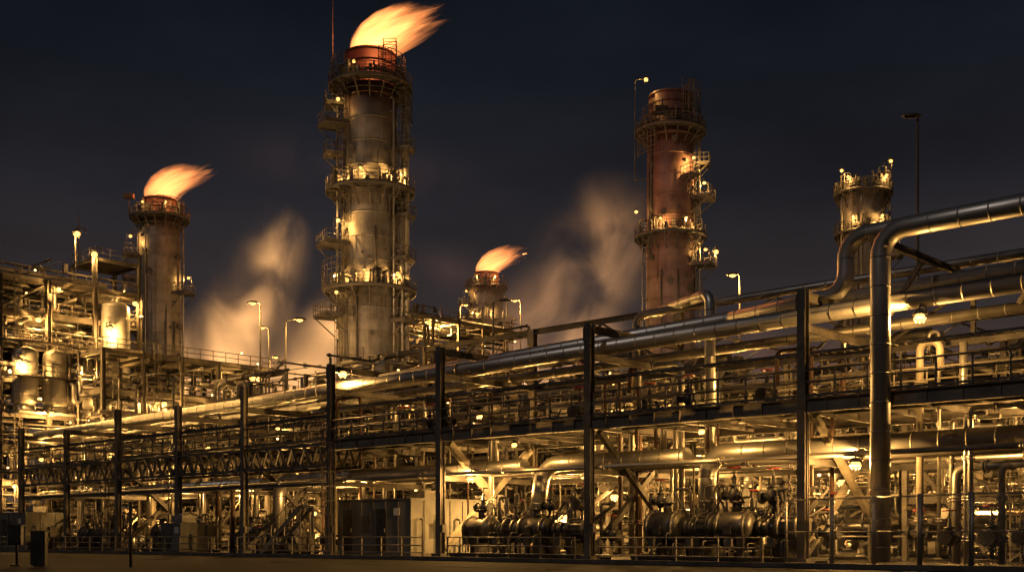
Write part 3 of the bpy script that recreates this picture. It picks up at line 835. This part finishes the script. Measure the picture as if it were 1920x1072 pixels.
vp = [(-24.5,1.6,8.1),(-25.9,1.6,8.1),(-10.8,3.3,8.1),(-7.4,1.9,8.1),(-15.5,3.2,8.1),(-3.6,3,8.1),(-5,3.9,2.2),(-19.5,2.6,2.2),
      (-36,2,1),(-40,2,1),(-45,2.5,1),(-48,3,1),(-54,2,1),(-58,3,1),(-64,2,1),(-67,2.6,1),(-73,2,1),(-38.5,3.2,8.1),(-47,3,8.1),(-56,3,8.1),(-30,3.2,8.1),(2,3,8.1),(1.5,4,2),(-1,5,2.2),(4,3,1.4),
      (-13.5,1.0,2.9),(-8.6,1.2,3.0),(-4.3,1.2,3.2),(6,1.4,1.2),(7.6,1.8,1.2),(9,1.2,1.2),(-20.8,1.0,2.9),(-10.9,.2,1.3),(.9,.6,1.4),(-15.8,1.0,2.9),(-2.2,1.2,3.1)]
for p in vp:
    if first: e = vs_; first = False
    else: e = copy_tree(vs_)
    e.location = R(*p); e.rotation_euler = (0,0,RROT+q.choice((0,math.pi/2)))
    sc_ = q.uniform(.8,1.25); e.scale = (sc_,)*3
    setlab(e, "dark gate valve with red handwheel on a pipe", "valve", "gate valves along the rack")

# ------------------------------------------------------------------ machinery under the rack
def machine(s0, s1, v, r, z, label, seed):
    q = random.Random(seed)
    e = root("compressor_skid", R((s0+s1)/2,v,0), RROT, label=label, cat="machinery", group="compressor skids under the rack")
    L_ = (s1-s0); h = L_/2
    mb = MB(); mb.box((0,0,.22),(L_+.6,2.6,.16)); 
    for y in (-1.2,1.2): mb.ibeam((-h-.3,y,.14),(h+.3,y,.14),.2,.28)
    for x in (-h*.75,-h*.25,h*.3,h*.8): mb.box((x,0,.3+(z-r)/2),(.35,1.7,max(.2,z-r+.3)))
    mk(mb, "skid_base", [M_DARK], e)
    x = -h; k_ = 0
    for fr, rr in ((.24,1.0),(.08,.45),(.14,.8),(.24,.95),(.12,.4),(.18,.72)):
        l = L_*fr
        mb = MB(); R_ = r*rr
        e2 = min(.25, l*.2)
        mb.lathe((x,0,z), [(0,.01),(.02,R_*.72),(e2*.5,R_*.9),(e2,R_),(l-e2,R_),(l-e2*.5,R_*.9),(l-.02,R_*.7),(l,.01)], 32, 0, (1,0,0))
        for o in (e2+.08, l-e2-.08):
            mb.lathe((x+o,0,z), [(-.06,R_*.98),(-.06,R_+.12),(.06,R_+.12),(.06,R_*.98)], 32, 0, (1,0,0))
            for b_ in range(14):
                a = b_*math.pi/7
                mb.tube([(x+o-.10,math.cos(a)*(R_+.06),z+math.sin(a)*(R_+.06)),(x+o+.10,math.cos(a)*(R_+.06),z+math.sin(a)*(R_+.06))], .03, 5)
        if k_ in (2,5):
            for f_ in range(16):
                a = f_*math.pi/8
                mb.beam((x+e2+.16,math.cos(a)*(R_+.03),z+math.sin(a)*(R_+.03)),(x+l-e2-.16,math.cos(a)*(R_+.03),z+math.sin(a)*(R_+.03)),.03,.08)
        if k_ in (0,3):
            mb.tube([(x+l*.5,0,z+R_*.9),(x+l*.5,0,z+R_+.45)],.22,12); mb.tube([(x+l*.5,0,z+R_+.38),(x+l*.5,0,z+R_+.48)],.34,14)
            mb.box((x+l*.5,-R_-.06,z-.1),(.4,.2,.4))
        mk(mb, "casing", [M_MACH if k_ != 2 else M_DARK], e)
        x += l; k_ += 1
    mb = MB()
    for i in range(24):
        x = q.uniform(-h,h); y = q.uniform(-.3,1.3); hh = q.uniform(2.0,3.8)
        pipe(mb, [(x,y,.3),(x,y,hh),(x+q.uniform(-1.4,1.4),y,hh),(x+q.uniform(-.6,.6),y*.2,z+r*.4)], q.choice((.04,.06,.09)), 7, .2, flange=q.choice((0,1.0)))
    for i in range(12):
        x = q.uniform(-h,h); hh = q.uniform(.5,1.5)
        pipe(mb, [(x,-1.3,.3),(x,-1.3,hh),(x,-.2,hh)], q.choice((.03,.05)), 6, .15)
    for i in range(4):
        x = -h+L_*(i+.5)/4; mb.box((x,-1.4,1.0),(.3,.18,.45)); mb.tube([(x,-1.38,.2),(x,-1.38,.8)],.035,5)
    mk(mb, "auxiliary_piping", [M_STEEL], e, kind="stuff")
    return e
machine(-22,-12.8,1.0,.72,1.6,"dark horizontal compressor barrels on a steel skid",1)
machine(-9.2,-.4,1.2,.84,1.65,"large dark horizontal compressor with bolted flanges on a skid",2)
machine(-71,-64,2.5,.6,1.4,"dark horizontal pump barrels on a steel skid",3)
machine(-48,-41,3.5,.7,1.5,"dark horizontal pump barrels on a steel skid",5)
machine(-60,-53,3.2,.65,1.5,"dark horizontal pump barrels on a steel skid",6)

def enclosure(s0,s1,v0,v1,h,label,doors):
    L_=s1-s0; D_=v1-v0
    e = root("equipment_enclosure", R((s0+s1)/2,(v0+v1)/2,0), RROT, label=label, cat="equipment housing", group="equipment housings under the rack")
    mb = MB(); mb.box((0,0,.2+h/2),(L_,D_,h)); mb.box((0,0,.1),(L_+.3,D_+.3,.2),1)
    mb.box((0,0,.2+h+.05),(L_+.16,D_+.16,.1))
    n = int(L_/1.1)
    for k_ in range(n+1): mb.box((-L_/2+k_*L_/n,-D_/2-.02,.2+h/2),(.05,.05,h-.1))
    n = int(D_/1.1)
    for k_ in range(n+1): mb.box((L_/2+.02,-D_/2+k_*D_/n,.2+h/2),(.05,.05,h-.1))
    mk(mb, "wall_panel", [M_CAB,M_CONC], e)
    for d in doors:
        mb = MB(); mb.box((-L_/2+d,-D_/2-.035,.25+h*.42),(.95,.07,h*.8))
        do = mk(mb, "door", [M_DARK], e)
        mb = MB(); mb.box((-L_/2+d+.36,-D_/2-.1,.25+h*.42),(.04,.05,.25)); mk(mb, "handle", [M_GALV], do)
    mb = MB()
    for k_ in range(12): mb.box((-L_/2+L_*.4,-D_/2-.05,.2+h*.45+k_*.09),(.9,.05,.03))
    mk(mb, "louvre", [M_GALV], e)
    mb = MB(); mb.box((L_*.2,-.3,.3+h+.3),(1.4,1.2,.5)); mb.lathe((L_*.2,-.3,.3+h+.55),[(0,.45),(.15,.45),(.15,.3)],16)
    mk(mb, "roof_fan", [M_GALV], e)
    mb = MB(); mb.box((L_*.32,-D_/2-.045,.2+h*.78),(.55,.03,.45)); mk(mb, "notice_plate", [surf("white_sign_paint",(.4,.38,.33),(.52,.5,.45),0,.5,.6)], e)
    mb = MB()
    for k_ in range(3): pipe(mb, [(L_/2+.2,-D_/2+.8+k_*1.6,.2),(L_/2+.2,-D_/2+.8+k_*1.6,h*.7),(L_/2-.05,-D_/2+.8+k_*1.6,h*.7)],.06,6)
    mb.box((L_/2+.15,-D_/2+2.4,1.6),(.25,.7,.9)); mk(mb, "wall_conduit", [M_STEEL], e)
    return e
enclosure(-34.5,-27.5,1.5,8.2,3.3,"beige steel equipment housing with dark doors under the rack",(1.0,4.3))
enclosure(-79,-73.5,-1.5,2.5,3.0,"grey-beige steel cabinet building beside the rack end",(1.2,))
enclosure(-51.8,-49.2,-1.2,.9,1.9,"small beige electrical cabinet beside the road",(.8,))

e = root("steel_stair", R(-39.5,-.6,0), RROT, label="steel stair with handrails climbing to a low landing", cat="stair")
mb = MB()
for y in (-.5,.5): mb.beam((0,y,.1),(4.2,y,3.1),.06,.25)
mb.box((5.0,0,3.15),(1.7,1.1,.08))
for x in (4.3,5.7):
    for y in (-.5,.5): mb.beam((x,y,0),(x,y,3.1),.1,.1)
mk(mb, "stringer", [M_BEIGE], e)
mb = MB()
for k_ in range(15): mb.box((.2+k_*.28,0,.25+k_*.2),(.26,.96,.04))
mk(mb, "tread", [M_GRATE], e)
mb = MB()
for y in (-.52,.52):
    mb.tube([(0,y,.1),(0,y,1.1),(4.2,y,4.15),(5.8,y,4.15),(5.8,y,3.2)],.035,6)
    for k_ in range(5): mb.tube([(.84*k_+.4,y,.35+.6*k_),(.84*k_+.4,y,1.38+.61*k_)],.03,5)
mk(mb, "handrail", [M_BEIGE], e)

# ------------------------------------------------------------------ hanging lamps on rack
hl = "bright amber lamp hanging from the rack steelwork"
for (s,v,z,p,sc_) in ((4.9,1.0,10.5,2600,1.4),(2.2,.6,4.4,3600,1.4),(-21.8,1.0,4.6,2400,1.4),(-33.3,.9,11.7,2600,1.5),(-36.0,3.0,3.4,2000,1.5),
     (-19.2,7.4,5.2,1900,1.3),(-46,5,9.2,700,1.2),(-16.5,7.6,3.6,3000,1.4),(-6.5,7.6,9.0,1200,1.2),(-27,7.0,9.0,1200,1.2),(-55,7,5,2200,1.4),(-66,7,5,1900,1.3),
     (-73,6,8.4,900,1.2),(-57,6,8.4,700,1.2),(-10,7.4,5.6,1800,1.3),(8,6,6,2200,1.4),(-45,7.5,3,1900,1.3),(-17,-.5,6.2,500,.9),(-5,-.5,6.2,650,.9),(-2,7.5,4,1600,1.3)):
    toplamp(R(s,v,z), p, hl, sc_, RROT)

# ------------------------------------------------------------------ fences
def lowfence(s0,s1,v):
    e = root("safety_barrier", R(s0,v,0), RROT, label="low tubular steel safety railing along the plant edge", cat="railing", group="railings along the plant edge")
    n = round((s1-s0)/2.0)
    for k_ in range(n+1):
        x = (s1-s0)*k_/n
        one(lambda m: m.beam((x,0,0),(x,0,1.25),.07,.07), "post", [M_BEIGE], e)
    for z in (1.2,.75,.35):
        one(lambda m: m.tube([(0,-.05,z),(s1-s0,-.05,z)],.035,6), "rail", [M_BEIGE], e)
for s0,s1 in ((-79,-67),(-66,-54),(-53,-41),(-40,-30),(-29,-22),(-20,-11),(-9.5,-.5)): lowfence(s0,s1,-2.6)
def chain(a, b, h=2.9):
    a = Vector(a); b = Vector(b); L_ = (b-a).length; rz = math.atan2((b-a).y,(b-a).x)
    e = root("chain_link_fence", a, rz, label="tall chain-link fence panel on steel posts by the pipe leg", cat="fence", group="chain-link fence panels")
    for x in (0.05, L_-.05): one(lambda m: m.tube([(x,0,0),(x,0,h)],.055,8), "post", [M_GALV], e)
    for z in (.1,h*.5,h-.08): one(lambda m: m.tube([(.05,0,z),(L_-.05,0,z)],.03,6), "rail", [M_GALV], e)
    mb = MB(); st = .13; n = int((L_+h)/st)
    for k_ in range(n):
        x0 = -h+k_*st
        xa = max(0,x0); za = xa-x0; xb = min(L_,x0+h); zb = xb-x0
        if xb-xa > .05:
            mb.tube([(xa,.0,za),(xb,.0,zb)],.007,3,cap=False)
            mb.tube([(xa,.008,h-za),(xb,.008,h-zb)],.007,3,cap=False)
    for k_ in range(3): mb.tube([(0,-.1*k_,h+.1*k_+.1),(L_,-.1*k_,h+.1*k_+.1)],.01,4)
    mk(mb, "wire_mesh", [M_GALV], e)
fx = [R(-.2,-1.2),R(2.4,-1.9),R(4.6,-2.6),R(6.8,-3.3),R(9.0,-3.9),R(11.4,-3.4)]
for a, b in zip(fx, fx[1:]): chain(a, b)

def ctrlbox(loc, w_, h_, ch, label):
    e = root("control_box", loc, 0, label=label, cat="control box", group="roadside control boxes")
    mb = MB(); mb.tube([(0,0,0),(0,0,h_-.1)],.06,8); mb.box((0,0,.03),(.4,.4,.06)); mk(mb, "post", [M_DARK], e)
    mb = MB(); mb.box((0,-.12,h_-ch/2),(w_,.3,ch)); mb.box((0,-.285,h_-ch/2),(w_-.12,.03,ch-.14)); mb.box((0,-.1,h_+.03),(w_+.1,.42,.04)); mk(mb, "cabinet", [M_DARK], e)
ctrlbox((-21.1,50,0),.55,1.7,.8,"black steel control box on a post beside the road")
ctrlbox((-19.7,49,0),.6,1.45,1.4,"squat black roadside control cabinet on a plinth")
mb = MB(); mb.tube([(0,0,0),(0,0,2.6)],.06,8); mb.lathe((0,0,2.6),[(0,.08),(.06,.08),(.1,.01)],8); mk(mb,"marker_post",[M_DARK],loc=(-15.6,48,0),label="plain dark steel marker post beside the road",cat="post")

# ------------------------------------------------------------------ process modules
def vessel(mb, x, y, z0, h, r, mat=0):
    mb.lathe((x,y,z0), [(0,r*.8),(.6,r*.8),(.6,r*.3),(.7,r*.7),(.95,r*.95),(1.2,r),(h-.7,r),(h-.45,r*.92),(h-.2,r*.65),(h-.05,r*.3),(h,.01)], 28, mat)
    zz = 1.6
    while zz < h-.8:
        mb.lathe((x,y,z0+zz), [(-.03,r),(-.03,r+.03),(.03,r+.03),(.03,r)], 28, mat); zz += 1.3
    mb.tube([(x,y,z0+h-.1),(x,y,z0+h+.5)], r*.2, 10, mat)
    mb.tube([(x,y,z0+h+.4),(x,y,z0+h+.5)], r*.34, 10, mat)
def drum(mb, x, y, z, l, r, mat=0):
    mb.lathe((x-l/2,y,z), [(0,.01),(.08,r*.5),(.25,r*.85),(.45,r),(l-.45,r),(l-.25,r*.85),(l-.08,r*.5),(l,.01)], 22, mat, (1,0,0))
    for o in (l*.25,l*.75):
        mb.lathe((x-l/2+o,y,z), [(-.05,r),(-.05,r+.04),(.05,r+.04),(.05,r)], 22, mat, (1,0,0))
        mb.box((x-l/2+o,y,z-r*.9),(.3,r*1.4,r))

def module(seed, nx, ny, dx, dy, levels, lh, label, nlamps, lp, dens=1.0, name="process_unit", vess=3, topcl=True, cs=.28, fm=None, MM=(0,1,2,3,4,2,3,1), rmax=.28, deckp=.62, flat=False):
    q = random.Random(seed)
    e = root(name, (0,0,0), RROT, label=label, cat="process unit", group="process units of the refinery")
    Lx, Ly = nx*dx, ny*dy; H = levels*lh
    mb = MB()
    for i in range(nx+1):
        for j in range(ny+1):
            mb.ibeam((i*dx,j*dy,0),(i*dx,j*dy,H+(0 if flat else q.choice((0,0,1.2)))),cs,cs)
    for l in range(1, levels+1):
        z = l*lh-.2
        for j in range(ny+1): mb.ibeam((0,j*dy,z),(Lx,j*dy,z),.2,cs+.08)
        for i in range(nx+1): mb.ibeam((i*dx,0,z),(i*dx,Ly,z),.2,cs+.08)
        for i in range(nx):
            for t in (.33,.66): mb.ibeam(((i+t)*dx,0,z+.05),((i+t)*dx,Ly,z+.05),.12,.22)
    for l in range(levels):
        for _ in range(2 if not flat else 1):
            i = q.randrange(nx); z0=l*lh; z1=(l+1)*lh-.35; j=q.choice((0,ny))
            if q.random()<.5: mb.beam((i*dx+.1,j*dy,z0),((i+1)*dx-.1,j*dy,z1),.14,.14)
            else: mb.beam((i*dx+.1,j*dy,z1),((i+1)*dx-.1,j*dy,z0),.14,.14)
        j = q.randrange(ny); i = q.choice((0,nx)); mb.beam((i*dx,j*dy+.1,l*lh),(i*dx,(j+1)*dy-.1,(l+1)*lh-.35),.14,.14)
    mk(mb, "steel_frame", [fm or (M_BEIGE if q.random()<.4 else M_STEEL)], e)
    rb = MB()
    for l in range(1, levels+1):
        z = l*lh
        fb = MB()
        for i in range(nx):
            for j in range(ny):
                if q.random() < deckp: fb.box(((i+.5)*dx,(j+.5)*dy,z+.02),(dx,dy,.05))
        fb.beam((0,.1,z),(Lx,.1,z),.25,.05)
        mk(fb, "floor_grating", [M_GRATE], e)
        rail(rb, [(0,0,z),(Lx,0,z),(Lx,Ly,z),(0,Ly,z)], 1.1, 1.5, .03 if not flat else .04, 0, True)
    ladder(rb, Lx+.3, q.uniform(.8,Ly-.8), 0, H+1, 1, 0)
    ladder(rb, q.uniform(1,Lx-1), -.3, 0, H+1, 0, -1)
    mk(rb, "railing", [M_RAIL], e)
    mb = MB()
    def rr(): return min(rmax, q.choice((.04,.05,.06,.07,.09,.1,.13,.17,.22,.28)))
    for l in range(levels+(1 if topcl else 0)):
        zb = l*lh
        amp = 1.0 if l < levels else .35
        for _ in range(int(9*dens*amp)+1):
            y = q.uniform(-.4,Ly+.3); z = zb+q.uniform(.3,lh-.5); r = rr(); pipe(mb, [(-.6,y,z),(Lx+.6,y,z)], r, 8, mat=q.choice(MM), flange=q.choice((0,2.5,4)))
        for _ in range(int(7*dens*amp)+1):
            x = q.uniform(-.3,Lx+.4); z = zb+q.uniform(.3,lh-.5); r = rr(); pipe(mb, [(x,-.6,z),(x,Ly+.6,z)], r, 8, mat=q.choice(MM), flange=q.choice((0,2.5,4)))
        for _ in range(int(26*dens*amp)):
            p = Vector((q.uniform(-.2,Lx+.2),q.uniform(-.3,Ly+.3),zb+q.uniform(0,lh))); pts=[p.copy()]; r=rr(); last=-1
            for k_ in range(q.randint(3,6)):
                ax = q.choice([a for a in (0,1,2,2) if a != last]); last = ax
                d = q.choice((-1,1))*q.uniform(.6,3.2); p = p.copy(); p[ax] += d
                p.x=min(max(p.x,-.5),Lx+.5); p.y=min(max(p.y,-.6),Ly+.6); p.z=min(max(p.z,.2),H+(1.6 if (l>=levels-1 and not flat) else 0))
                if (p-pts[-1]).length>.3: pts.append(p)
            if len(pts)>2: pipe(mb, pts, r, 7, mat=q.choice(MM))
        for _ in range(int(13*dens*amp)):
            x=q.uniform(0,Lx); y=q.uniform(-.3,Ly); z=zb+q.uniform(.3,1.6)
            t=q.random()
            if t<.4: mb.box((x,y,z),(q.uniform(.2,.8),q.uniform(.2,.5),q.uniform(.3,1.1)),q.choice((1,2,3)))
            elif t<.8:
                mb.lathe((x,y,z),[(-.25,.02),(-.2,.15),(.1,.2),(.25,.08),(.5,.05),(.5,.02)],9,3); mb.ring((x,y,z+.5),.2,.025,10,3,tseg=4)
            else: mb.lathe((x,y,z),[(-.4,.02),(-.35,.25),(.35,.25),(.45,.02)],12,0)
    mk(mb, "pipework", [M_CLAD,M_BEIGE,M_CLADD,M_DARK,M_STEEL], e, kind="stuff")
    for k_ in range(vess):
        mb = MB(); r = q.uniform(.6,1.15)
        l = q.randrange(0, levels)
        if q.random() < .6: vessel(mb, q.uniform(1.2,Lx-1.2), q.uniform(.9,Ly-1), l*lh, q.uniform(lh*.9,lh*1.9), r, 0)
        else: drum(mb, Lx/2+q.uniform(-1,1), q.uniform(.9,Ly-1), l*lh+r+.5, q.uniform(3,min(6,Lx-1)), r, 0)
        mk(mb, "vessel", [q.choice((M_VESS,M_CAB,M_VESS))], e)
    mb = MB()
    for k_ in range(levels*3):
        x=q.uniform(0,Lx); y=q.choice((-.4,Ly+.2,q.uniform(0,Ly))); z=q.randint(1,levels)*lh+q.choice((-.6,1.3,.9))
        mb.lathe((x,y,z),[(-.1,.01),(-.06,.08),(.03,.09),(.1,.01)],8)
    mk(mb, "small_bulb", [M_SMALL], e, kind="stuff")
    for k_ in range(nlamps):
        l = k_ % levels
        x = q.uniform(.3,Lx-.2); y = q.choice((-.35, Ly*.3, Ly*.6)); z = l*lh+lh-.75
        lamp(e, (x,y,z), lp*q.uniform(.3,2.4), 0, q.uniform(1.0,1.5))
    return e

srcs = [module(21+i, 2, 2, 5.0, 4.0, (3,3,4,4,3)[i], 3.3, "amber-lit steel process unit packed with pipes and vessels", 3, 2500, 1.0, vess=3) for i in range(5)]
used = [False]*5
def place(i, s, v, rz=0.0, z=0, dark=False):
    if not used[i]: e = srcs[i]; used[i] = True
    else: e = copy_tree(srcs[i], None, ("wall_lamp","hanging_lamp") if dark else None)
    e.location = R(s,v,z); e.rotation_euler = (0,0,RROT+rz)
    return e
q = random.Random(77)
for row,(v,s_lo,s_hi,opts) in enumerate(((11.5,-78,10,(0,1,4)),(24,-84,10,(0,1,2,3,4)),(38,-70,4,(2,3,0)),(54,-64,-2,(2,3)),(74,-120,-4,(2,3)))):
    s = s_hi
    while s > s_lo:
        flip = q.random() < .5
        i = q.choice(opts if not (row == 0 and s < -36) else (2,3,2,0)); sx = s-10.5
        dk_ = q.random() < (.45 if row < 2 else .2)
        if flip: place(i, sx+10, v+8, math.pi, 0, dk_)
        else: place(i, sx, v, 0, 0, dk_)
        s -= q.uniform(11.5,13.5)
        if row >= 2: s -= 4

A = module(301, 2, 3, 5.0, 4.8, 8, 3.25, "tall multi-level dark steel process structure with bright vessels", 0, 0, .95, name="process_structure", vess=0, cs=.46, fm=M_RAIL, MM=(0,2,1,4,4,3,2), rmax=.2, deckp=1.0, flat=True)
A.location = R(-94.5,1)
B = module(302, 2, 5, 4.6, 4.2, 5, 3.8, "long open process building full of lit pipes and heat exchangers", 0, 0, 1.1, name="process_structure", vess=2, fm=M_RAIL, cs=.38, MM=(0,1,2,3,4,4), rmax=.22, deckp=1.0, flat=True, topcl=False)
B.location = R(-87.2,8)
C = module(303, 2, 5, 4.6, 4.4, 6, 4.7, "distant steel process structure below the small flare", 6, 3200, .7, name="process_structure", vess=3)
C.location = R(-89,48)
for (x,y,z,p,sc_) in ((12.3,4.0,12.9,3600,1.9),(12.2,10.0,21.8,2600,1.7),(12.0,7.0,17.6,3000,1.6),(10.6,13.6,25.0,1800,1.6),(12.0,1.0,17.6,2600,1.4),(10.6,5.5,25.2,1500,1.5),(8,5,8.8,2400,1.4),(10.6,12,8.6,2600,1.5),(10.6,3.5,22.0,2400,1.6),(6,7,15.4,1700,1.4),(10.6,14,15.2,2000,1.4),(8,3,22,1500,1.3),(11,1,6,1500,1.3)):
    lamp(A, (x,y,z), p, math.pi/2, sc_)
for (x,y,z,p,sc_) in ((9.9,1,10.6,2200,1.4),(9.9,6,14.2,2600,1.7),(9.9,11,7,2400,1.4),(9.9,16.2,17.8,2300,1.7),(5,9,14.2,1800,1.4),(9.9,4,3.0,2200,1.4),(9.9,12,14.3,1900,1.4),(9.9,19,10.6,2100,1.4)):
    lamp(B, (x,y,z), p, math.pi/2, sc_)
for (y,r,h,z) in ((2.4,1.2,6.3,13.05),(5.4,1.2,6.3,13.05),(8.2,1.0,6.0,13.05),(11.6,1.5,8.6,16.3)):
    mb = MB(); vessel(mb, 10.1, y, z, h, r); mb.box((10.2,y,z-.12),(3.0,2.6,.2)); mk(mb, "vessel", [M_VESS], A)
mb = MB()
for z in (16.35, 19.6):
    mb.box((11.3,5.4,z),(.9,9,.05)); rail(mb, [(11.75,.9,z),(11.75,9.9,z)],1.1,1.3,.04)
mk(mb, "vessel_platform", [M_RAIL], A)
mb = MB()
for x in (5,10):
    for y in (9.6,14.4): mb.ibeam((x,y,26.0),(x,y,29.0),.3,.3)
for y in (9.6,14.4): mb.ibeam((5,y,28.9),(10,y,28.9),.2,.3)
for x in (5,10): mb.ibeam((x,9.6,28.9),(x,14.4,28.9),.2,.3)
mb.box((7.5,12,29.0),(5,4.8,.06))
rail(mb, [(5,9.6,29.03),(10,9.6,29.03),(10,14.4,29.03),(5,14.4,29.03)],1.1,1.4,.035,0,True)
mk(mb, "upper_frame", [M_STEEL], A)
for (y,h) in ((7.5,31.0),(9.3,29.3)):
    mb = MB(); mb.tube([(10,y,25.8),(10,y,h+.4)],.06,6); mb.tube([(10,y,h+.4),(10.5,y,h+.5)],.05,6); mk(mb,"lamp_mast",[M_STEEL],A); lamp(A,(10.4,y,h),900,0,2.0)

# ------------------------------------------------------------------ street lamps
streetlamp((24.2,70,0), 26.2, .05, math.pi, 0, False, "tall dark unlit lamp post behind the pipes")
streetlamp((-23.6,110,0), 23.0, .4, math.pi, 1500, True)
streetlamp((-19.3,100,0), 19.6, .9, 0, 1500, True)
streetlamp((-1.6,100,0), 21.2, .6, 0, 0, False, "tall dark unlit lamp post above the process units")
streetlamp((19.4,100,0), 23.4, .3, math.pi, 2500, True)
streetlamp((-7.3,165,0), 33.6, .5, 0, 2500, True)
streetlamp((1.2,165,0), 34.2, .5, math.pi, 2500, True)
streetlamp((-29,140,0), 26, .5, math.pi, 1500, True)
streetlamp((-31,150,0), 24, .5, 0, 1500, True)
streetlamp((27,95,0), 17.5, .5, math.pi, 2000, True)
mb = MB(); mb.tube([(0,0,0),(0,0,36)],.1,6,radii=[.14,.04]); mk(mb,"antenna_mast",[M_STEEL],loc=(-46.5,126,0),label="slender dark antenna mast beside the process structure",cat="mast")

def stack_fill(loc, target, power, size=55, label="added unseen fill light on a short mast aimed at the stacks"):
    e = root("added_fill_light", loc, 0, label=label, cat="added_fill_light", group="unseen fill lights added for the stacks")
    mb = MB(); mb.tube([(0,0,-loc[2]),(0,0,-.2)],.12,8); mk(mb,"pole",[M_STEEL],e)
    mb = MB(); mb.box((0,0,0),(.6,.3,.45)); mk(mb,"lamp_head",[M_STEEL],e)
    l = bpy.data.lights.new("fill_beam",'SPOT'); l.energy=power; l.color=(1,.65,.38); l.spot_size=math.radians(size); l.spot_blend=.8; l.shadow_soft_size=.3  # unseen spot, added to brighten the stack shells
    o = bpy.data.objects.new("fill_beam", l); COL.objects.link(o); o.parent=e
    d = Vector(target)-Vector(loc)
    o.location = d.normalized()*.5
    o.rotation_euler = d.to_track_quat('-Z','Y').to_euler()
stack_fill((-30,104,15),(-15.7,130,34),7500)
stack_fill((2,104,15),(-15.7,130,30),6000)
stack_fill((10,118,15),(20.2,150,38),9000)
stack_fill((32,120,15),(20.2,150,34),5000)
stack_fill((-40,130,15),(-48,160,36),6000)
stack_fill((36,115,15),(44.9,150,38),4000)
stack_fill((-8,180,15),(-4.8,220,40),10000)

# ------------------------------------------------------------------ camera
cam = bpy.data.cameras.new("camera"); co = bpy.data.objects.new("camera", cam); COL.objects.link(co)
co.location = (0,0,1.3); co.rotation_euler = (math.radians(90),0,0)
cam.sensor_width = 36; cam.lens = 2200/1920*36; cam.shift_y = (1003-536)/1920
cam.clip_end = 4000; cam.clip_start = .5
bpy.context.scene.camera = co
vs = bpy.context.scene.view_settings
vs.view_transform = 'Standard'; vs.look = 'None'; vs.exposure = 0; vs.gamma = 1
